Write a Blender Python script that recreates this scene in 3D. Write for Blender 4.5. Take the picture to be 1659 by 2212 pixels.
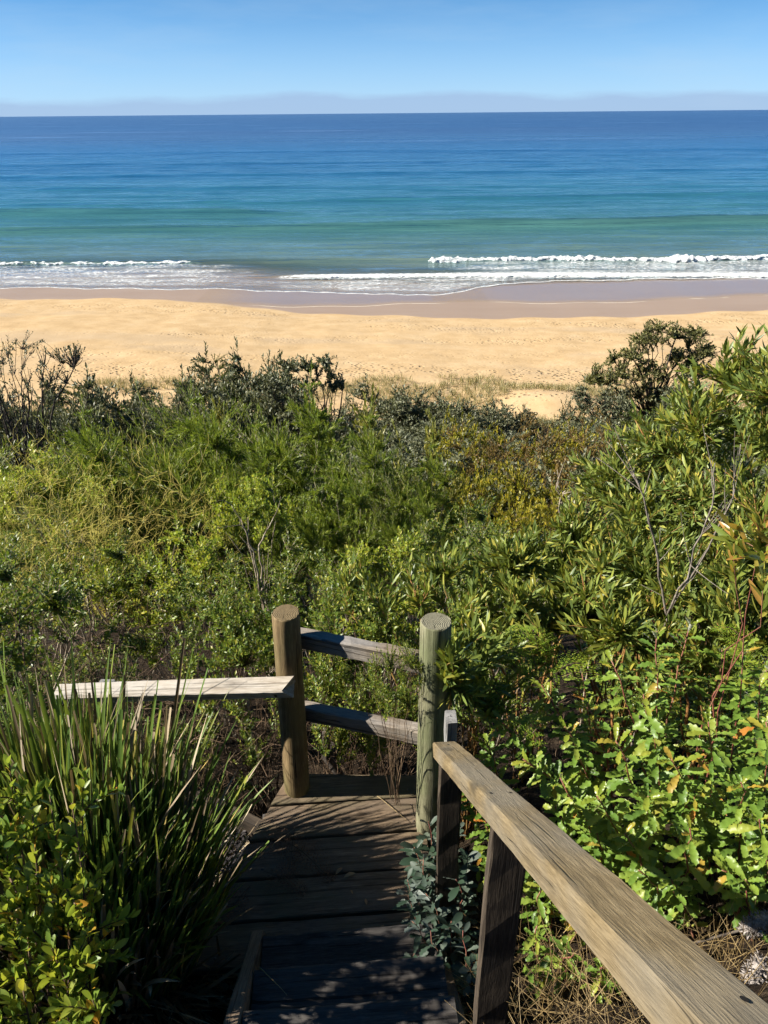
import bpy, math, random
import numpy as np
from mathutils import Matrix, Vector

# ------------------------------------------------------------------ camera, sky, sun, exposure
sc = bpy.context.scene
for o in list(bpy.data.objects):
    bpy.data.objects.remove(o)
COL = sc.collection
CAM_H = 3.0
PITCH, ROLL = 28.4, -0.52
cam_d = bpy.data.cameras.new('camera')
cam = bpy.data.objects.new('camera', cam_d)
COL.objects.link(cam)
CAM_R = Matrix.Rotation(math.radians(90 - PITCH), 3, 'X') @ Matrix.Rotation(math.radians(ROLL), 3, 'Z')
cam.matrix_world = Matrix.Translation((0, 0, CAM_H)) @ CAM_R.to_4x4()
cam_d.sensor_fit = 'VERTICAL'
cam_d.sensor_height = 36.0
cam_d.lens = 26.0
cam_d.clip_start = 0.05
cam_d.clip_end = 60000
sc.camera = cam

SUN_EL = 36.0
SUN_AZ = 2.0          # degrees from due left (-X) towards the viewer (-Y)
a_, e_ = math.radians(SUN_AZ), math.radians(SUN_EL)
SUN = Vector((-math.cos(a_) * math.cos(e_), -math.sin(a_) * math.cos(e_), math.sin(e_)))
sun_d = bpy.data.lights.new('sun', 'SUN')
sun_d.energy = 5.0
sun_d.angle = math.radians(0.53)
sun_d.color = (1.0, 0.93, 0.82)
sun = bpy.data.objects.new('sun', sun_d)
COL.objects.link(sun)
sun.rotation_euler = (-SUN).to_track_quat('-Z', 'Y').to_euler()
sun.location = (-30, 0, 30)

world = bpy.data.worlds.new('World')
sc.world = world
world.use_nodes = True
wn, wl = world.node_tree.nodes, world.node_tree.links
wn.clear()
def wnode(t, **k):
    n = wn.new(t)
    for a, b in k.items():
        setattr(n, a, b)
    return n
sky = wnode('ShaderNodeTexSky', sky_type='NISHITA', sun_disc=False)
sky.sun_elevation = e_
sky.sun_rotation = math.atan2(SUN.x, SUN.y)
sky.altitude = 0
sky.air_density = 0.4
sky.dust_density = 0.1
sky.ozone_density = 3.4
bg = wnode('ShaderNodeBackground')
bg.inputs['Strength'].default_value = 0.066
wout = wnode('ShaderNodeOutputWorld')
# low bank of lilac cloud standing all round the horizon, faint cirrus above it
tc = wnode('ShaderNodeTexCoord')
sep = wnode('ShaderNodeSeparateXYZ')
wl.new(tc.outputs['Generated'], sep.inputs[0])
def wmath(op, a, b=None, c=None, clamp=False):
    n = wnode('ShaderNodeMath', operation=op)
    n.use_clamp = clamp
    for i, v in enumerate((a, b, c)):
        if v is None:
            continue
        if isinstance(v, (int, float)):
            n.inputs[i].default_value = v
        else:
            wl.new(v, n.inputs[i])
    return n.outputs[0]
def wnoise(scale, detail, stretch):
    m = wnode('ShaderNodeMapping')
    m.inputs['Scale'].default_value = stretch
    wl.new(tc.outputs['Generated'], m.inputs[0])
    n = wnode('ShaderNodeTexNoise')
    n.inputs['Scale'].default_value = scale
    n.inputs['Detail'].default_value = detail
    n.inputs['Roughness'].default_value = 0.6
    wl.new(m.outputs[0], n.inputs['Vector'])
    return n.outputs['Fac']
n1 = wnoise(1.7, 3, (1, 1, 2))
n2 = wnoise(16.0, 5, (1, 1, 5))
top = wmath('ADD', -0.018, wmath('MULTIPLY', n1, 0.058))
top = wmath('ADD', top, wmath('MULTIPLY', n2, 0.010))
bank = wmath('SUBTRACT', 1.0, wmath('SMOOTH_MIN', 1.0, wmath('MAXIMUM', 0.0, wmath('DIVIDE', wmath('SUBTRACT', sep.outputs['Z'], wmath('SUBTRACT', top, 0.004)), 0.008)), 0.1), clamp=True)
mixb = wnode('ShaderNodeMix', data_type='RGBA')
wl.new(wmath('MULTIPLY', bank, 0.72), mixb.inputs['Factor'])
hsv = wnode('ShaderNodeHueSaturation')
hsv.inputs['Saturation'].default_value = 1.27
hsv.inputs['Hue'].default_value = 0.491
wl.new(sky.outputs[0], hsv.inputs['Color'])
veil = wnode('ShaderNodeMix', data_type='RGBA')
wl.new(wmath('MULTIPLY', 0.8, wmath('POWER', wmath('SUBTRACT', 1.0, wmath('DIVIDE', wmath('ABSOLUTE', sep.outputs['Z']), 0.16), clamp=True), 1.3)), veil.inputs['Factor'])
wl.new(hsv.outputs[0], veil.inputs['A'])
veil.inputs['B'].default_value = (3.1, 4.6, 6.2, 1)
wl.new(veil.outputs['Result'], mixb.inputs['A'])
mixb.inputs['B'].default_value = (2.45, 3.45, 5.1, 1)
ci = wnoise(2.2, 6, (1, 1, 6))
cim = wmath('MULTIPLY', wmath('MULTIPLY', wmath('SUBTRACT', ci, 0.50, clamp=True), 1.4), wmath('SUBTRACT', 1.0, wmath('MULTIPLY', sep.outputs['Z'], 3.0), clamp=True), clamp=True)
mixc = wnode('ShaderNodeMix', data_type='RGBA')
wl.new(cim, mixc.inputs['Factor'])
wl.new(mixb.outputs['Result'], mixc.inputs['A'])
mixc.inputs['B'].default_value = (3.6, 4.7, 5.8, 1)
wl.new(mixc.outputs['Result'], bg.inputs['Color'])
wl.new(bg.outputs[0], wout.inputs['Surface'])

vs = sc.view_settings
vs.view_transform = 'Standard'
vs.look = 'None'
vs.exposure = 1.2
vs.gamma = 1.0
vs.use_curve_mapping = False
sc.cycles.use_denoising = True
sc.cycles.use_adaptive_sampling = True
sc.cycles.adaptive_threshold = 0.03
sc.cycles.max_bounces = 5
sc.cycles.diffuse_bounces = 1
sc.cycles.glossy_bounces = 3
sc.cycles.transmission_bounces = 4
sc.cycles.transparent_max_bounces = 8
sc.cycles.sample_clamp_indirect = 6

# ------------------------------------------------------------------ helpers
RNG = np.random.default_rng(7)
def ray(px, py):
    """direction through a point of the 1659 x 2212 picture"""
    v = CAM_R @ Vector(((px - 829.5) / 1597.6, (1106 - py) / 1597.6, -1.0))
    return v
def at(px, py, Y):
    d = ray(px, py)
    return Vector((0, 0, CAM_H)) + d * (Y / d.y)
def atz(px, py, z):
    d = ray(px, py)
    return Vector((0, 0, CAM_H)) + d * ((z - CAM_H) / d.z)

def setp(o, label=None, cat=None, group=None, kind=None):
    if label: o['label'] = label
    if cat: o['category'] = cat
    if group: o['group'] = group
    if kind: o['kind'] = kind
    return o
def empty(name, loc, label=None, cat=None, group=None):
    o = bpy.data.objects.new(name, None)
    o.empty_display_size = 0.1
    COL.objects.link(o)
    o.location = loc
    return setp(o, label, cat, group)
def link(name, me, parent=None, kind=None):
    o = bpy.data.objects.new(name, me)
    COL.objects.link(o)
    if parent is not None:
        o.parent = parent
    if kind:
        o['kind'] = kind
    return o
def copy_tree(o, parent=None):
    c = o.copy()
    COL.objects.link(c)
    c.parent = parent
    for ch in o.children:
        copy_tree(ch, c)
    return c

class Geo:
    """collects vertices and polygons (by size), one material index for each chunk"""
    def __init__(s):
        s.v = []; s.f = []; s.n = 0
    def add(s, v, f, m=0, smooth=True):
        v = np.asarray(v, dtype=np.float64).reshape(-1, 3)
        f = np.asarray(f, dtype=np.int64)
        s.v.append(v); s.f.append((f + s.n, m, smooth)); s.n += len(v)
    def tube(s, pts, rad, sides=5, m=0, cap=True):
        P = np.asarray(pts, float); n = len(P)
        R = np.broadcast_to(np.asarray(rad, float), (n,))
        T = np.gradient(P, axis=0)
        T /= np.linalg.norm(T, axis=1)[:, None] + 1e-9
        ref = np.array([0.31, 0.17, 0.93]) if abs(T[0][2]) < 0.8 else np.array([0.93, 0.3, 0.1])
        A = np.cross(T, ref); A /= np.linalg.norm(A, axis=1)[:, None] + 1e-9
        B = np.cross(T, A)
        ang = np.arange(sides) * 2 * math.pi / sides
        V = P[:, None, :] + R[:, None, None] * (np.cos(ang)[None, :, None] * A[:, None, :] + np.sin(ang)[None, :, None] * B[:, None, :])
        i = np.arange(n - 1)[:, None] * sides; j = np.arange(sides)[None, :]; k = (j + 1) % sides
        F = np.stack([i + j, i + k, i + sides + k, i + sides + j], -1).reshape(-1, 4)
        s.add(V.reshape(-1, 3), F, m)
        if cap:
            s.f.append((np.array([[s.n - sides + q for q in range(sides)]]), m, False))
    def leaves(s, T, pos, d, up, size, width=1.0, m=0):
        V, Fs = T
        pos = np.asarray(pos, float).reshape(-1, 3)
        if not len(pos):
            return
        X, D, N = frames(d, up)
        n = len(pos); size = np.broadcast_to(np.asarray(size, float), (n,)); width = np.broadcast_to(np.asarray(width, float), (n,))
        W = pos[:, None, :] + size[:, None, None] * (V[None, :, 0:1] * width[:, None, None] * X[:, None, :] + V[None, :, 1:2] * D[:, None, :] + V[None, :, 2:3] * N[:, None, :])
        base = (np.arange(n) * len(V))[:, None, None]
        s.v.append(W.reshape(-1, 3))
        for F in Fs:
            F = np.asarray(F)
            s.f.append(((F[None] + base + s.n).reshape(-1, F.shape[1]), m, True))
        s.n += n * len(V)
    def mesh(s, name, mats):
        me = bpy.data.meshes.new(name)
        V = np.concatenate(s.v) if s.v else np.zeros((0, 3))
        me.vertices.add(len(V)); me.vertices.foreach_set('co', V.ravel())
        cnt = sum(f.size for f, m, sm in s.f); npoly = sum(len(f) for f, m, sm in s.f)
        me.loops.add(cnt); me.polygons.add(npoly)
        me.loops.foreach_set('vertex_index', np.concatenate([f.ravel() for f, m, sm in s.f]))
        sizes = np.concatenate([np.full(len(f), f.shape[1]) for f, m, sm in s.f])
        st = np.zeros(npoly, int); st[1:] = np.cumsum(sizes)[:-1]
        me.polygons.foreach_set('loop_start', st)
        me.polygons.foreach_set('material_index', np.concatenate([np.full(len(f), m) for f, m, sm in s.f]))
        me.polygons.foreach_set('use_smooth', np.concatenate([np.full(len(f), sm) for f, m, sm in s.f]))
        me.update(calc_edges=True)
        me.validate()
        for m in mats:
            me.materials.append(m)
        return me
    def build(s, name, mats, parent=None, kind=None):
        return link(name, s.mesh(name, mats if isinstance(mats, (list, tuple)) else [mats]), parent, kind)

def unit(a):
    a = np.asarray(a, float)
    return a / (np.linalg.norm(a, axis=-1, keepdims=True) + 1e-9)
def frames(d, up):
    D = unit(np.asarray(d, float).reshape(-1, 3)); U = np.broadcast_to(np.asarray(up, float), D.shape)
    X = np.cross(D, U); bad = np.linalg.norm(X, axis=1) < 1e-4
    X[bad] = np.cross(D[bad], [0.3, 0.9, 0.2])
    X = unit(X); N = np.cross(X, D)
    return X, D, N

# value noise for terrain
_G = np.random.default_rng(3).random((256, 256))
def vnoise(x, y):
    x = np.asarray(x, float); y = np.asarray(y, float)
    xi = np.floor(x).astype(int); yi = np.floor(y).astype(int); fx = x - xi; fy = y - yi
    fx = fx * fx * (3 - 2 * fx); fy = fy * fy * (3 - 2 * fy)
    g = lambda a, b: _G[a % 256, b % 256]
    return (g(xi, yi) * (1 - fx) + g(xi + 1, yi) * fx) * (1 - fy) + (g(xi, yi + 1) * (1 - fx) + g(xi + 1, yi + 1) * fx) * fy - 0.5
def fbm(x, y, o=4):
    s = 0; a = 1.0; f = 1.0
    for k in range(o):
        s = s + a * vnoise(np.asarray(x) * f + 17 * k, np.asarray(y) * f + 31 * k); a *= 0.5; f *= 2.03
    return s
def sstep(a, b, x):
    t = np.clip((np.asarray(x, float) - a) / (b - a), 0, 1)
    return t * t * (3 - 2 * t)

# ------------------------------------------------------------------ material helpers
class MT:
    def __init__(s, name):
        s.m = bpy.data.materials.new(name); s.m.use_nodes = True
        s.t = s.m.node_tree; s.t.nodes.clear()
        s.out = s.t.nodes.new('ShaderNodeOutputMaterial')
    def n(s, t, ins=None, **k):
        nd = s.t.nodes.new(t)
        for a, b in k.items():
            setattr(nd, a, b)
        for a, b in (ins or {}).items():
            s.put(nd.inputs[a], b)
        return nd
    def put(s, sock, v):
        if isinstance(v, bpy.types.NodeSocket):
            s.t.links.new(v, sock)
        elif isinstance(v, bpy.types.Node):
            s.t.links.new(v.outputs[0], sock)
        else:
            if sock.type == 'RGBA' and len(v) == 3:
                v = (*v, 1)
            sock.default_value = v
    def math(s, op, a, b=None, c=None, clamp=False):
        nd = s.n('ShaderNodeMath', operation=op); nd.use_clamp = clamp
        for i, v in enumerate((a, b, c)):
            if v is not None:
                s.put(nd.inputs[i], v)
        return nd.outputs[0]
    def mix(s, f, a, b, mode='MIX'):
        nd = s.n('ShaderNodeMix', data_type='RGBA', blend_type=mode)
        s.put(nd.inputs['Factor'], f); s.put(nd.inputs['A'], a); s.put(nd.inputs['B'], b)
        return nd.outputs['Result']
    def ramp(s, f, stops, interp='LINEAR'):
        nd = s.n('ShaderNodeValToRGB'); cr = nd.color_ramp; cr.interpolation = interp
        while len(cr.elements) < len(stops):
            cr.elements.new(0.5)
        for e, (p, c) in zip(cr.elements, stops):
            e.position = p; e.color = (*c, 1) if len(c) == 3 else c
        s.put(nd.inputs[0], f)
        return nd.outputs[0]
    def rng(s, f, a, b, c=0.0, d=1.0):
        nd = s.n('ShaderNodeMapRange', interpolation_type='SMOOTHSTEP')
        for i, v in enumerate((f, a, b, c, d)):
            s.put(nd.inputs[i], v)
        return nd.outputs[0]
    def coord(s, which='Object', scale=(1, 1, 1), loc=(0, 0, 0)):
        if which == 'Position':
            v = s.n('ShaderNodeNewGeometry').outputs['Position']
        else:
            v = s.n('ShaderNodeTexCoord').outputs[which]
        return s.n('ShaderNodeMapping', {'Vector': v, 'Scale': scale, 'Location': loc}).outputs[0]
    def noise(s, vec, scale=1.0, detail=4, rough=0.55, dist=0.0, col=False):
        nd = s.n('ShaderNodeTexNoise', {'Vector': vec, 'Scale': scale, 'Detail': detail, 'Roughness': rough, 'Distortion': dist})
        return nd.outputs['Color' if col else 'Fac']
    def bump(s, h, strength=0.5, dist=0.01, normal=None):
        nd = s.n('ShaderNodeBump', {'Height': h, 'Strength': strength, 'Distance': dist})
        if normal is not None:
            s.put(nd.inputs['Normal'], normal)
        return nd.outputs[0]
    def pbr(s, **k):
        nd = s.n('ShaderNodeBsdfPrincipled')
        for a, b in k.items():
            s.put(nd.inputs[a.replace('_', ' ')], b)
        return nd.outputs[0]
    def schlick(s, normal):
        f = s.n('ShaderNodeLayerWeight', {'Blend': 0.5, 'Normal': normal}).outputs['Facing']
        return s.math('MULTIPLY_ADD', s.math('POWER', f, 5.0), 0.98, 0.02)
    def done(s, sh):
        s.t.links.new(sh, s.out.inputs['Surface'])
        return s.m

def leaf_mat(name, stops, trans=0.3, tcol=(0.25, 0.35, 0.03), rough=0.42, spec=0.40, under=None, warm=(1.40, 1.16, 0.92)):
    """leaf: colour differs from leaf to leaf; light passes through; optional pale underside"""
    t = MT(name)
    g = t.n('ShaderNodeNewGeometry'); oi = t.n('ShaderNodeObjectInfo')
    r = t.math('FRACT', t.math('ADD', g.outputs['Random Per Island'], oi.outputs['Random']))
    col = t.ramp(r, [(p_, tuple(min(0.8, a_ * b_) for a_, b_ in zip(c_, warm))) for p_, c_ in stops])
    nz = t.noise(t.coord('Position'), 2.2, 2)
    col = t.mix(t.rng(nz, 0.3, 0.7, 0.0, 0.5), col, t.mix(1.0, col, (1.25, 1.12, 0.75), 'MULTIPLY'))
    if under:
        col = t.mix(g.outputs['Backfacing'], col, under)
    p = t.pbr(Base_Color=col, Roughness=rough, Specular_IOR_Level=spec)
    tr = t.n('ShaderNodeBsdfTranslucent', {'Color': t.mix(0.5, t.mix(1.0, col, (2.2, 2.0, 1.0), 'MULTIPLY'), tcol)})
    ms = t.n('ShaderNodeMixShader', {0: trans, 1: p, 2: tr.outputs[0]})
    return t.done(ms.outputs[0])
def plain_mat(name, stops, rough=0.8, spec=0.2, scale=6.0, bump=0.0, bscale=40.0, which='Object'):
    t = MT(name)
    oi = t.n('ShaderNodeObjectInfo')
    c = t.coord(which)
    f = t.math('FRACT', t.math('ADD', t.noise(c, scale, 4), t.math('MULTIPLY', oi.outputs['Random'], 0.12)))
    col = t.ramp(f, stops)
    k = dict(Base_Color=col, Roughness=rough, Specular_IOR_Level=spec)
    if bump:
        k['Normal'] = t.bump(t.noise(c, bscale, 4), bump, 0.01)
    return t.done(t.pbr(**k))

def wood_mat(name, dark, mid, pale, grain=1.0, green=None, grey=None, rough=0.8, cracks=0.6, seed=0.0, greyamt=0.5):
    """weathered timber, grain along the local X axis"""
    t = MT(name)
    oi = t.n('ShaderNodeObjectInfo')
    off = t.n('ShaderNodeCombineXYZ', {0: t.math('MULTIPLY', oi.outputs['Random'], 23.0), 1: t.math('MULTIPLY', oi.outputs['Random'], 7.0), 2: seed})
    base = t.n('ShaderNodeVectorMath', {0: t.n('ShaderNodeTexCoord').outputs['Object'], 1: off.outputs[0]}, operation='ADD').outputs[0]
    mp = lambda sx: t.n('ShaderNodeMapping', {'Vector': base, 'Scale': sx}).outputs[0]
    warp = t.noise(mp((1.2, 6, 6)), 1.0, 2, col=True)
    wv = t.n('ShaderNodeVectorMath', {0: base, 1: t.n('ShaderNodeVectorMath', {0: warp, 'Scale': 0.02 * grain}, operation='SCALE').outputs[0]}, operation='ADD').outputs[0]
    mw = lambda sx: t.n('ShaderNodeMapping', {'Vector': wv, 'Scale': sx}).outputs[0]
    rings = t.noise(mw((1.6, 48, 48)), 1.0, 4, 0.65)
    fine = t.noise(mw((16, 260, 260)), 1.0, 3, 0.7)
    blot = t.noise(mp((7, 16, 16)), 1.0, 5, 0.7)
    big = t.noise(mp((2.0, 5, 5)), 1.3, 3)
    f = t.math('ADD', t.math('MULTIPLY', rings, 0.40), t.math('ADD', t.math('MULTIPLY', fine, 0.40), t.math('MULTIPLY', blot, 0.20)))
    col = t.ramp(f, [(0.36, dark), (0.49, mid), (0.62, pale)])
    # knots
    vo = t.n('ShaderNodeTexVoronoi', {'Vector': mw((1.7, 4.5, 4.5)), 'Scale': 1.6}, feature='F1')
    kn = t.rng(vo.outputs['Distance'], 0.06, 0.20, 1.0, 0.0)
    col = t.mix(t.math('MULTIPLY', kn, 0.75), col, tuple(x * 0.55 for x in dark))
    if grey:
        col = t.mix(t.math('MULTIPLY', t.rng(big, 0.38, 0.66), greyamt), col, t.mix(fine, tuple(x * 0.6 for x in grey), grey))
    if green:
        gm = t.rng(t.noise(mp((1.5, 4, 4)), 1.5, 4), 0.42, 0.68)
        col = t.mix(t.math('MULTIPLY', gm, 0.7), col, green)
    crk = t.rng(t.noise(mw((0.9, 60, 60)), 1.0, 2, 0.5), 0.335, 0.375, 1.0, 0.0)
    col = t.mix(t.math('MULTIPLY', crk, cracks), col, tuple(x * 0.25 for x in dark))
    h = t.math('SUBTRACT', f, t.math('MULTIPLY', crk, 0.8))
    return t.done(t.pbr(Base_Color=col, Roughness=rough, Specular_IOR_Level=0.25, Normal=t.bump(h, 0.8, 0.006)))

def endgrain_mat(name, dark, pale):
    t = MT(name)
    c = t.coord('Object', (1, 1, 1))
    w = t.noise(c, 14, 3, col=True)
    v = t.n('ShaderNodeVectorMath', {0: c, 1: t.n('ShaderNodeVectorMath', {0: w, 'Scale': 0.02}, operation='SCALE').outputs[0]}, operation='ADD').outputs[0]
    s = t.n('ShaderNodeSeparateXYZ', {0: v})
    r = t.math('SQRT', t.math('ADD', t.math('POWER', t.math('ADD', s.outputs[1], 0.004), 2.0), t.math('POWER', t.math('ADD', s.outputs[2], 0.008), 2.0)))
    rg = t.math('MULTIPLY_ADD', t.math('SINE', t.math('MULTIPLY', r, 900.0)), 0.5, 0.5)
    f = t.math('ADD', t.math('MULTIPLY', rg, 0.55), t.math('MULTIPLY', t.noise(c, 160, 3), 0.5))
    col = t.ramp(f, [(0.2, dark), (0.85, pale)])
    an = t.math('ARCTAN2', s.outputs[1], s.outputs[2])
    av = t.n('ShaderNodeCombineXYZ', {0: t.math('MULTIPLY', an, 2.2), 1: t.math('MULTIPLY', r, 6.0)})
    ck = t.rng(t.noise(av.outputs[0], 1.6, 2), 0.36, 0.40, 1.0, 0.0)
    col = t.mix(t.math('MULTIPLY', ck, 0.85), col, tuple(x * 0.25 for x in dark))
    return t.done(t.pbr(Base_Color=col, Roughness=0.9, Specular_IOR_Level=0.15, Normal=t.bump(f, 0.8, 0.004)))

M = {}
M['post_gold'] = wood_mat('post_gold', (0.0600, 0.0384, 0.0192), (0.1600, 0.1104, 0.0544), (0.2960, 0.2160, 0.1120), green=(0.1520, 0.1320, 0.0560), rough=0.8, cracks=0.9)
M['post_green'] = wood_mat('post_green', (0.0680, 0.0640, 0.0384), (0.1600, 0.1560, 0.0920), (0.2880, 0.2760, 0.1800), green=(0.1360, 0.1600, 0.0720), rough=0.8)
M['end_gold'] = endgrain_mat('end_gold', (0.0720, 0.0496, 0.0256), (0.2720, 0.2080, 0.1120))
M['end_green'] = endgrain_mat('end_green', (0.0800, 0.0760, 0.0480), (0.2880, 0.2720, 0.1920))
M['rail_grey'] = wood_mat('rail_grey', (0.060, 0.044, 0.029), (0.165, 0.130, 0.092), (0.275, 0.228, 0.172), grey=(0.2880, 0.2960, 0.3040), rough=0.85)
M['rail_white'] = wood_mat('rail_white', (0.1920, 0.1520, 0.1120), (0.3360, 0.2960, 0.2400), (0.4640, 0.4240, 0.3680), grey=(0.4480, 0.4320, 0.4000), rough=0.85, cracks=0.35)
M['handrail'] = wood_mat('handrail', (0.0680, 0.0496, 0.0240), (0.1520, 0.1120, 0.0560), (0.2520, 0.1920, 0.1040), grey=(0.2400, 0.2200, 0.1760), rough=0.7, cracks=0.25)
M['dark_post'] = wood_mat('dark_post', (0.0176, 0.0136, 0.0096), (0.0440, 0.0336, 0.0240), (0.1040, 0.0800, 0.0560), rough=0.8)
M['grey_post'] = wood_mat('grey_post', (0.0880, 0.0840, 0.0800), (0.1920, 0.1880, 0.1800), (0.3040, 0.2960, 0.2880), rough=0.9)
M['deck'] = wood_mat('deck', (0.060, 0.041, 0.026), (0.165, 0.116, 0.074), (0.270, 0.198, 0.130), grey=(0.15, 0.12, 0.095), green=(0.11, 0.095, 0.05), rough=0.85, cracks=0.5)
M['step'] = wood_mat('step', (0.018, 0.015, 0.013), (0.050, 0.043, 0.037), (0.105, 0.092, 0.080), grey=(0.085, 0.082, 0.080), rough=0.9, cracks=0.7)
M['screw'] = plain_mat('screw', [(0.3, (0.05, 0.035, 0.025)), (0.7, (0.12, 0.09, 0.07))], rough=0.5, spec=0.5)

# ------------------------------------------------------------------ the lie of the land
_PY = np.array([-6, -2, 0, 1.0, 1.79, 2.1, 2.8, 4, 6, 8, 12, 20, 30, 40, 47, 60])
_PZ = np.array([5.0, 2.6, 1.30, 0.55, -0.02, -0.22, -0.55, -1.25, -2.35, -3.3, -5.0, -7.9, -11.0, -13.2, -14.2, -16.5])
def ground(x, y):
    x = np.asarray(x, float); y = np.asarray(y, float)
    z = np.interp(y, _PY, _PZ)
    near = 1 - sstep(6, 12, y)
    z = z + near * (0.30 * sstep(0.45, 2.2, x) + 0.16 * sstep(0.75, 2.0, -x))
    z = z - 0.55 * np.exp(-(((x + 0.5) / 0.95) ** 2 + ((y - 3.35) / 0.75) ** 2))
    stair = sstep(0.75, 0.45, np.abs(x + 0.18)) * sstep(3.2, 2.7, y)
    z = z - 0.16 * stair
    z = z + 0.35 * sstep(6, 14, y) * fbm(x * 0.16, y * 0.16, 3) + 0.10 * fbm(x * 1.3, y * 1.3, 3) * (1 - 0.7 * stair)
    return z

SEA_Z = -17.0
_SX = np.array([-400, -230, -120, -75, -46, -30, -23, -16, -10, 0, 8, 18, 30, 42, 60, 90, 160, 400])
_SY = np.array([86, 90, 84, 88, 90.7, 90.2, 89, 85.5, 82.8, 80.6, 79.4, 78.9, 79.8, 81.8, 85, 82, 88, 85])
def shore(x):      # upper limit of the wet sand
    return np.interp(x, _SX, _SY) + 0.25 * np.sin(x * 0.9) + 0.3 * np.sin(x * 0.37 + 1)
_FX = np.array([-400, -120, -75, -46, -30, -20, -12, -4, 3, 8, 13, 18, 30, 42, 60, 120, 400])
_FY = np.array([99, 98, 97, 98.6, 96.5, 96.6, 95.0, 94.2, 92.4, 93.4, 97.5, 100.6, 101.6, 102.2, 101, 99, 99])
def front(x):      # edge of the running water
    return np.interp(x, _FX, _FY) + 0.35 * np.sin(x * 0.55 + 0.6) + 0.18 * np.sin(x * 1.7)
def sand(x, y):
    x = np.asarray(x, float); y = np.asarray(y, float)
    s = y - shore(x)
    zl = -16.45 - 0.085 * s                         # landward
    zl = np.minimum(zl, -13.95 - 0.012 * (y - 50))
    zs = -16.45 - 0.032 * s - 0.0004 * np.maximum(s - 20, 0) ** 2
    z = np.where(s < 0, zl, zs)
    dry = sstep(0, -8, s)
    z = z + dry * (0.28 * fbm(x * 0.06, y * 0.11, 3) + 0.05 * fbm(x * 0.8, y * 0.8, 2))
    dune = sstep(56, 47, y)
    z = z + dune * (0.55 * np.maximum(fbm(x * 0.13 + 3, y * 0.16, 3) + 0.25, 0))
    # mound of loose sand on the dune
    z = z + 1.1 * np.exp(-(((x - 10.5) / 4.2) ** 2 + ((y - 45) / 3.2) ** 2))
    z = z + sstep(44, 36, y) * 0.3
    return np.maximum(z, -24.0)

def grid(name, X, Y, Z, mat, attrs=None, kind='structure'):
    r, c = X.shape
    me = bpy.data.meshes.new(name)
    V = np.stack([X, Y, Z], -1).reshape(-1, 3)
    i = np.arange(r - 1)[:, None] * c; j = np.arange(c - 1)[None, :]
    F = np.stack([i + j, i + j + 1, i + c + j + 1, i + c + j], -1).reshape(-1, 4)
    me.vertices.add(len(V)); me.vertices.foreach_set('co', V.ravel())
    me.loops.add(F.size); me.polygons.add(len(F))
    me.loops.foreach_set('vertex_index', F.ravel())
    me.polygons.foreach_set('loop_start', np.arange(len(F)) * 4)
    me.polygons.foreach_set('use_smooth', np.ones(len(F), bool))
    me.update(calc_edges=True)
    for k, a in (attrs or {}).items():
        at_ = me.attributes.new(k, 'FLOAT', 'POINT')
        at_.data.foreach_set('value', np.asarray(a, np.float32).ravel())
    me.materials.append(mat)
    return link(name, me, None, kind)

# ---- hillside soil and litter
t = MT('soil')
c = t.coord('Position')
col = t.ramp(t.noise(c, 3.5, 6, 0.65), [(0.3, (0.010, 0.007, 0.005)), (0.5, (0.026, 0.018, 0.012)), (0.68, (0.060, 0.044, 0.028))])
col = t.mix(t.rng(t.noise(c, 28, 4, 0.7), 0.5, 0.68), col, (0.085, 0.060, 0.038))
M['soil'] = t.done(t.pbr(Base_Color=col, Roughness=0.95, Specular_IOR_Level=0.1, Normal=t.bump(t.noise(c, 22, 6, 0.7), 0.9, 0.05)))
yy = np.concatenate([np.linspace(-6, -1, 14, endpoint=False), np.linspace(-1, 6, 80, endpoint=False), np.linspace(6, 49, 120)])
uu = np.linspace(-1, 1, 130); uu = np.sign(uu) * np.abs(uu) ** 1.5
Yg = np.repeat(yy[:, None], len(uu), 1); Xg = uu[None, :] * (6 + np.maximum(Yg, 0) * 1.3)
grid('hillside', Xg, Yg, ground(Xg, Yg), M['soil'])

# ---- beach
t = MT('sand')
c = t.coord('Position')
sepn = t.n('ShaderNodeSeparateXYZ', {0: c})
wet = t.n('ShaderNodeAttribute', attribute_name='wet').outputs['Fac']
cus = t.n('ShaderNodeAttribute', attribute_name='tread').outputs['Fac']
col = t.ramp(t.noise(c, 0.5, 5, 0.6), [(0.3, (0.4000, 0.2760, 0.1424)), (0.5, (0.4640, 0.3280, 0.1760)), (0.7, (0.5120, 0.3760, 0.2160))])
col = t.mix(t.rng(t.noise(t.coord('Position', (0.05, 0.16, 1)), 1.0, 4), 0.52, 0.68, 0, 0.5), col, (0.3760, 0.2880, 0.1880))
col = t.mix(t.rng(t.noise(c, 9, 4, 0.7), 0.56, 0.72, 0, 0.35), col, (0.3200, 0.2000, 0.0960))
# footprints: pits scattered where people walk, the shade inside them also painted darker
v1 = t.n('ShaderNodeTexVoronoi', {'Vector': t.coord('Position', (1.15, 1.5, 0.0)), 'Scale': 1.9, 'Randomness': 1.0}, feature='F1')
pit1 = t.rng(v1.outputs['Distance'], 0.12, 0.36, 1.0, 0.0)
v2 = t.n('ShaderNodeTexVoronoi', {'Vector': t.coord('Position', (1.0, 1.25, 0.0), (5, 9, 0)), 'Scale': 1.1, 'Randomness': 1.0}, feature='F1')
pit2 = t.rng(v2.outputs['Distance'], 0.10, 0.30, 1.0, 0.0)
clump = t.rng(t.noise(t.coord('Position', (0.10, 0.34, 1)), 1.0, 4, 0.6), 0.46, 0.60)
pit = t.math('MULTIPLY', t.math('MAXIMUM', pit1, pit2), t.math('MULTIPLY', cus, t.math('ADD', t.math('MULTIPLY', clump, 0.85), 0.15)))
dry = t.math('SUBTRACT', 1.0, wet)
pit = t.math('MULTIPLY', pit, dry)
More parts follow.
